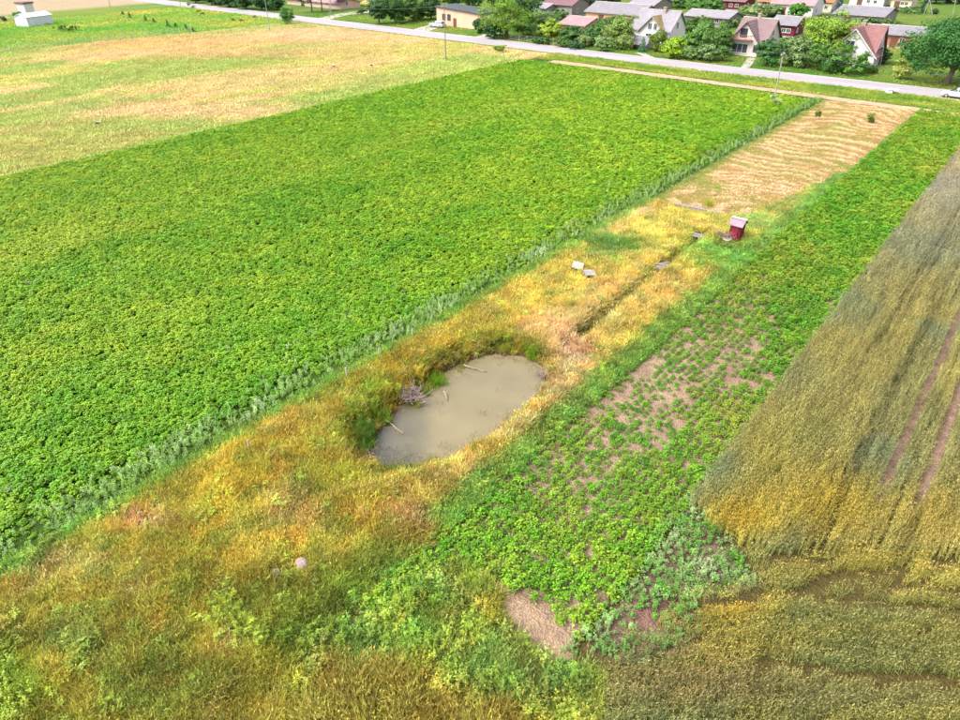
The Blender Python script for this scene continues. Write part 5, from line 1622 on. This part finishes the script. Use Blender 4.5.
# --- reeds and sedge round the pond and the green clump above the pallets
RD = [blades(s, 46, .22, .5, .95, .024, .3) for s in (51, 52)]
P_ = []
for (uu, vv, ru, rv, n, cc, s) in [(532, 356, 8, 5, 16, (124, 162, 48), .8), (366, 436, 9, 12, 30, (98, 136, 58), 1.0), (385, 418, 8, 6, 12, (120, 146, 56), .8), (410, 402, 8, 5, 10, (132, 150, 60), .7), (378, 468, 8, 4, 10, (130, 150, 70), .6), (420, 470, 16, 4, 14, (138, 156, 72), .6), (372, 420, 6, 5, 8, (120, 150, 50), .8), (400, 470, 22, 4, 22, (128, 152, 76), .6), (432, 462, 10, 4, 10, (140, 160, 90), .55), (436, 382, 8, 6, 18, (118, 160, 48), .8), (424, 392, 6, 4, 6, (120, 150, 56), .7),
                                   (512, 352, 22, 4, 12, (160, 164, 60), .6), (462, 366, 6, 5, 5, (140, 150, 60), .6), (612, 250, 26, 9, 44, (100, 146, 66), 1.1), (598, 262, 8, 4, 8, (120, 150, 80), .8), (470, 460, 24, 4, 10, (172, 170, 80), .5), (520, 425, 14, 10, 8, (176, 170, 80), .5), (548, 405, 8, 4, 3, (110, 170, 50), .6), (345, 440, 10, 12, 12, (130, 150, 46), .6),
                                   (350, 425, 8, 8, 8, (134, 160, 50), .6), (708, 206, 2, 1, 3, (170, 182, 66), 1.1), (640, 292, 16, 8, 14, (108, 150, 48), .7), (612, 314, 12, 8, 10, (112, 150, 50), .6)]:
    for k in range(n):
        a, b = rng.normal() * ru * .5, rng.normal() * rv * .5
        zz = WATER_Z if (350 < uu < 550 and 345 < vv < 480) else 0
        X_, Y_ = px(uu + a, vv + b, zz * .8)
        P_.append((X_, Y_, *cc, s * rng.uniform(.7, 1.2)))
P_ = np.array(P_)
pz = np.maximum(height(P_[:, 0], P_[:, 1]), WATER_Z - .1)
scatter('reeds', 'bright green reed clumps round the pond and above the pallets', 'reeds', np.stack([P_[:, 0], P_[:, 1], pz], 1), toc(P_[:, 2:5], rng, .15, g='reeds'), P_[:, 5], RD, seed=7)
# thin dead stalks standing in the shallow water
ST = [blades(s, 9, .2, .18, .42, .014, .4) for s in (55, 56)]
sx, sy_, u, v, rng = grid(POND[0][0] - 2, POND[0][0] + 12, 10, 40, .22, 57)
sd = poly_sd(sx, sy_, POND)
k = (sd > -.1) & (rng.uniform(0, 1, len(sx)) < (1.0 * np.exp(-np.maximum(sd, 0) / .35) * sstep(.3, .5, fbm(sx / .8, sy_ / .8, 59, 2)) + .8 * np.exp(-((u - 395) / 28) ** 2 - ((v - 458) / 14) ** 2)))
scatter('water_stalks', 'thin dead stalks standing in the shallow edge of the pond', 'stalks', np.stack([sx[k], sy_[k], np.full(k.sum(), WATER_Z - .05)], 1), toc(np.tile(np.array((150, 132, 96.)), (k.sum(), 1)), rng, .2, g='water_stalks'), rng.uniform(.7, 1.3, k.sum()), ST, seed=8)

# --- patchy crop strip right of the plot, in rows
row = .46
nr = int((T_W - T_R - .5) / row)
X, Y = [], []
rng = np.random.default_rng(77)
ys = np.arange(10, S_END - 2.3, .26)
for i in range(nr + 1):
    X.append(T_R + .5 + i * row + rng.normal(0, .055, len(ys))); Y.append(ys + rng.uniform(-.14, .14, len(ys)))
x, y = np.concatenate(X), np.concatenate(Y); u, v = pr(x, y)
k = (u > -50) & (u < 1060) & (v < 800); x, y, u, v = x[k], y[k], u[k], v[k]
den = .97 * np.ones(len(x)); size = np.ones(len(x))
streak = .75 * vnoise((x - T_R - .27) / row, y / 5, 401) + .25 * fbm(x / .6, y / 2, 402, 2)
bare = np.exp(-((u - 655) / 95) ** 2 - ((v - 385) / 75) ** 2) + .6 * np.exp(-((u - 575) / 40) ** 2 - ((v - 475) / 35) ** 2) + .55 * np.exp(-((u - 735) / 30) ** 2 - ((v - 335) / 45) ** 2)
bare = np.clip(bare, 0, 1)
den *= 1 - .8 * bare * sstep(.52, .58, streak) - .05 * bare * (1 - sstep(.5, .56, streak))
size *= 1 - .38 * bare
den *= 1 - .5 * sstep(.62, .72, fbm(x / .8, y / 1.3, 405, 3)) * (y < 50)
den *= ~inpoly(u, v, [(200, 760), (455, 556), (500, 588), (525, 592), (560, 625), (590, 655), (600, 668), (620, 760)])
k = rng.uniform(0, 1, len(x)) < den
x, y, u, v, size = x[k], y[k], u[k], v[k], size[k]
c = np.tile(np.array((104, 164, 44.)), (len(x), 1)) + (fbm(x / .8, y / .8, 411, 2) - .5)[:, None] * np.array((60, 20, 30.)) + (fbm(x / 4, y / 8, 413, 2) - .5)[:, None] * np.array((40, 10, 20.))
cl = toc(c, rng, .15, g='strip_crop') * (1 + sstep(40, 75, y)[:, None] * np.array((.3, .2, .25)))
scl = size * rng.uniform(.8, 1.35, len(x)) * (1 + .25 * sstep(45, 70, y))
SP_ = [leafy(s, 56, .30, .36, .11, .085) for s in (61, 62, 63)]
dcam = np.hypot(x, y)
order = np.argsort(dcam)
vis = [i for i in order if 0 < u[i] < 960 and 0 < v[i] < 705][:300]
rest = np.ones(len(x), bool); rest[vis] = False
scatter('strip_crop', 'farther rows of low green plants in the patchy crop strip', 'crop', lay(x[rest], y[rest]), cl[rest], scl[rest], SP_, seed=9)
IND = []
for m in SP_:
    q = m.copy(); q.name = 'crop_plant'; q.materials.clear(); q.materials.append(LEAF_OBJ); IND.append(q)
for i in vis:
    o = bpy.data.objects.new('crop_plant', IND[i % 3]); COL.objects.link(o)
    o.location = (x[i], y[i], hz(x[i], y[i])); o.rotation_euler = (0, 0, rng.uniform(0, 6.28)); o.scale = (scl[i],) * 3; o.color = (*cl[i], 1)
    tag(o, 'low leafy green plant in the nearest rows of the patchy crop strip', 'crop plant', 'plants in the nearest rows of the crop strip')

# --- weeds: bluish line between strip and wheat, weedy corner, far strip rims
x, y, u, v, rng = grid(T_R, T_W + 6, 10, S_END, .26, 95)
corner = inpoly(u, v, [(690, 500), (762, 585), (700, 598), (640, 612), (600, 640), (585, 640)])
low = inpoly(u, v, [(585, 640), (640, 612), (700, 598), (702, 640), (650, 665), (600, 672)])
line = np.exp(-((x - T_W - .05) / .22) ** 2) * (.25 + .55 * (y < 24))
rim = np.exp(-((x - T_R - .25) / .3) ** 2) * .8
pd = np.maximum(line, rim) + corner * 1.1 * sstep(.2, .38, fbm(x / .8, y / .8, 421, 3)) + low * .9 * sstep(.3, .48, fbm(x / .7, y / .7, 423, 3))
k = rng.uniform(0, 1, len(x)) < pd
x, y, u, v = x[k], y[k], u[k], v[k]
isrim = np.abs(x - T_R - .25) < .6
c = np.tile(np.array((122, 166, 92.)), (len(x), 1)) + (fbm(x / .9, y / .9, 425, 3) - .5)[:, None] * np.array((110, 50, 140.))
c[isrim] = np.array((92, 156, 60.)) + (fbm(x[isrim], y[isrim], 427, 3) - .5)[:, None] * np.array((40, 30, 40.))
scatter('edge_weeds', 'pale green weeds between the crop strip and the wheat', 'weeds', lay(x, y), toc(c, rng, .16, g='edge_weeds'), rng.uniform(.45, .95, len(x)), UW + BW[:2], seed=10)

# --- wheat
WR = [wheat_row(s, .62, 20, .72) for s in (71, 72, 73, 74)]
def wheat_pts(y0, y1, rowgap, L, seed):
    return grid(T_W + .2, 26, y0, y1, rowgap, seed, .12, L)
A = []
for (ya, yb, gap, L, s_) in [(14, 50, .145, .46, 1.0), (50, S_END - .5, .21, .62, 1.25)]:
    rng = np.random.default_rng(int(ya))
    X, Y = np.meshgrid(np.arange(T_W + .2, 30, gap), np.arange(ya, yb, L)); X, Y = X.ravel(), Y.ravel()
    X = X + rng.normal(0, .02, X.size); Y = Y + rng.uniform(-.3, .3, X.size) * L
    u, v = pr(X, Y); k = (u > 560) & (u < 1090) & (v > 40) & (v < 800)
    A.append((X[k], Y[k], np.full(k.sum(), s_)))
x, y, s = [np.concatenate(q) for q in zip(*A)]
u, v = pr(x, y)
headline = np.interp(u, [600, 690, 725, 760, 800, 860, 900, 960, 1100], [505, 508, 540, 556, 557, 553, 558, 563, 575])
main = v < headline - 2
rut = np.minimum(np.abs(x - TR1), np.abs(x - TR2))
dp = np.where(main, 1.0, 0)
dp *= np.where((rut < .27), np.clip((v - 488) / 45, .02, 1), 1)
mid = np.abs(x - (TR1 + TR2) / 2) < .12
dp *= np.where(mid, .45, 1)
dp *= 1 - .8 * np.exp(-((u - 776) / 4) ** 2 - ((v - 486) / 10) ** 2)
lines = sstep(.70, .8, vnoise(x / .17 + 5, y / 60, 431))
k = rng.uniform(0, 1, len(x)) < dp * (1 - .35 * lines)
x, y, s, u, v = x[k], y[k], s[k], u[k], v[k]
c = wheat_c(x, y)
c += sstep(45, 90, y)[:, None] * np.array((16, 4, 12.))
c *= (1 - .15 * lines[k])[:, None]
lod = fbm(x / 1.5, y / 3, 441, 3)
sc = np.stack([s, s, (.9 + .2 * lod) * rng.uniform(.96, 1.04, len(x))], 1)
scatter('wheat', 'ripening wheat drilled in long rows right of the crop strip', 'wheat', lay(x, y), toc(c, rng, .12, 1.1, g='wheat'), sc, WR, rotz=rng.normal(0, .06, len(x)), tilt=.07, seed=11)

# headland wheat at the lower right, sown across and lodged in places
ha = math.radians(-52)          # direction of its rows, turned from the main ones
rng = np.random.default_rng(333)
Xr, Yr = np.meshgrid(np.arange(-30, 30, .18), np.arange(-30, 30, .5)); Xr, Yr = Xr.ravel() + rng.normal(0, .025, Xr.size), Yr.ravel() + rng.uniform(-.15, .15, Yr.size)
x = Xr * math.cos(ha) - Yr * math.sin(ha); y = 12 + Xr * math.sin(ha) + Yr * math.cos(ha)
u, v = pr(x, y); dd_ = -SY * x + CY * y
hd = np.interp(u, [600, 690, 725, 760, 800, 860, 900, 960, 1100], [505, 508, 540, 556, 557, 553, 558, 563, 575])
k = (dd_ > 2) & (u < 1100) & (v < 860) & (v > hd + 1) & inpoly(u, v, [(604, 672), (650, 668), (704, 645), (690, 600), (762, 586), (745, 545), (760, 540), (1150, 560), (1150, 900), (608, 900)]) | ((v > 610) & (rng.uniform(0, 1, len(u)) < .4) & inpoly(u, v, [(604, 672), (640, 622), (690, 600), (704, 645), (650, 668)]))
x, y, u, v = x[k], y[k], u[k], v[k]
lanes = [[(725, 566), (770, 563), (830, 566)], [(690, 612), (760, 600), (830, 603), (900, 612), (960, 618)], [(860, 592), (900, 588), (960, 596)], [(755, 668), (800, 674), (870, 682), (960, 690)], [(930, 566), (960, 570)], [(900, 575), (850, 580), (800, 598)]]
ld = np.full(len(x), 9.0)
for ln in lanes: ld = np.minimum(ld, seg_d(x, y, [px(*q) for q in ln]))
k = rng.uniform(0, 1, len(x)) < .97 * sstep(.12, .48, ld + .25 * (fbm(x / .6, y / .6, 451, 2) - .5)) * np.where((ld > .3), 1, .8)
x, y, u, v = x[k], y[k], u[k], v[k]
c = wheat_c(x, y)
sc = np.stack([np.ones(len(x)), np.ones(len(x)), (.75 + .5 * fbm(x / 1.2, y / 1.2, 455, 3)) * rng.uniform(.9, 1.1, len(x))], 1)
scatter('headland_wheat', 'headland wheat with darker lanes at the lower right', 'wheat', lay(x, y), toc(c, rng, .14, 1.1, g='headland_wheat'), sc, WR, rotz=ha + rng.normal(0, .1, len(x)), tilt=.12, seed=12)

# --- hay: swathes of cut grass on the stubble
HY = [blades(s, 26, .26, .05, .14, .022, 2.2) for s in (81, 82, 83)]
x, y, u, v, rng = grid(T_L + .3, T_R - .3, S_HAY + .6, S_END - .3, .3, 97)
w = windrow(x, y)
k = rng.uniform(0, 1, len(x)) < .25 + .75 * w
x, y, w = x[k], y[k], w[k]
c = np.array((214, 190, 112.)) + (fbm(x / 3, y / 3, 461, 3) - .5)[:, None] * np.array((-70, 10, -40.))
c = c + (np.array((242, 212, 158.)) - c) * (.8 * w)[:, None]
eg = 1 - sstep(.2, 1.8, 1.2 * (fbm(x / 1.5, y / 2, 463, 3) - .5) + np.minimum(np.minimum(x - T_L, (T_R - x) + 1.0 * sstep(75, 85, y)), S_END - y + 1))
c = c + (np.array((140, 164, 62.)) - c) * (.85 * eg)[:, None]
sc = np.stack([1 + .4 * w, 1 + .4 * w, .6 + 1.6 * w + 1.6 * eg], 1)
scatter('cut_hay', 'swathes of drying cut hay on the far part of the plot', 'hay', lay(x, y), toc(c, rng, .1, g='cut_hay'), sc, HY, seed=13)

# --- meadow, pasture, verge and lawns
MT = [blades(s, 26, .34, .14, .36, .04, .7, s == 86) for s in (85, 86)]
A = []
x, y, u, v, rng = grid(-175, T_F - .1, -5, S_R0 - 3, .62, 98)
k = ~beyond_meadow(u, v)
x, y = x[k], y[k]
c = meadow_c(x, y)
scatter('meadow_grass', 'mottled tan and green meadow grass left of the green crop', 'grass', lay(x, y), toc(c, rng, .07, g='meadow_grass'), rng.uniform(.7, 1.4, len(x)) * (.6 + .8 * fbm(x / 2, y / 4, 471, 3)), MT, seed=14)
x, y, u, v, rng = grid(-230, T_F, 30, S_R0 - 1, 1.1, 99)
k = beyond_meadow(u, v) & (v > np.interp(u, [-400, 0, 60, 150, 175], [40, 17, 10, 4, -30]))
x, y = x[k], y[k]
c = np.array((154, 184, 70.)) + (fbm(x / 9, y / 14, 231, 4) - .5)[:, None] * np.array((150, 20, 40.))
scatter('pasture_grass', 'green pasture grass round the metal shed', 'grass', lay(x, y), toc(c, rng, .12, g='pasture_grass'), rng.uniform(.9, 1.6, len(x)), MT, seed=15)
x, y, u, v, rng = grid(T_F, 20, S_PATH - 2, S_R0 + 2, .42, 100)
kk = y < road_s(x) - .5
x, y = x[kk], y[kk]
k = (y < pa - .5) & (x < T_L) & (rng.uniform(0, 1, len(x)) < .3) | (y > pb + .1)
x, y = x[k], y[k]
c = np.array((150, 172, 66.)) + (fbm(x / 5, y / 1.5, 241, 4) - .5)[:, None] * np.array((150, 60, 60.))
scatter('verge_grass', 'rough verge grass between the earth track and the road', 'grass', lay(x, y), toc(c, rng, .14, g='verge_grass'), rng.uniform(.6, 1.2, len(x)), MT, seed=16)
x, y, u, v, rng = grid(-180, 5, S_R1, 200, .95, 101)
kk = y > road_s(x) + 7.4
x, y = x[kk], y[kk]
k = rng.uniform(0, 1, len(x)) < .8
x, y = x[k], y[k]
c = np.array((134, 168, 66.)) + (fbm(x / 6, y / 6, 205, 4) - .5)[:, None] * np.array((110, 30, 40.))
scatter('lawn_grass', 'green grass of the village gardens beyond the road', 'grass', lay(x, y), toc(c, rng, .14, g='lawn_grass'), rng.uniform(.5, 1.1, len(x)), MT, seed=17)
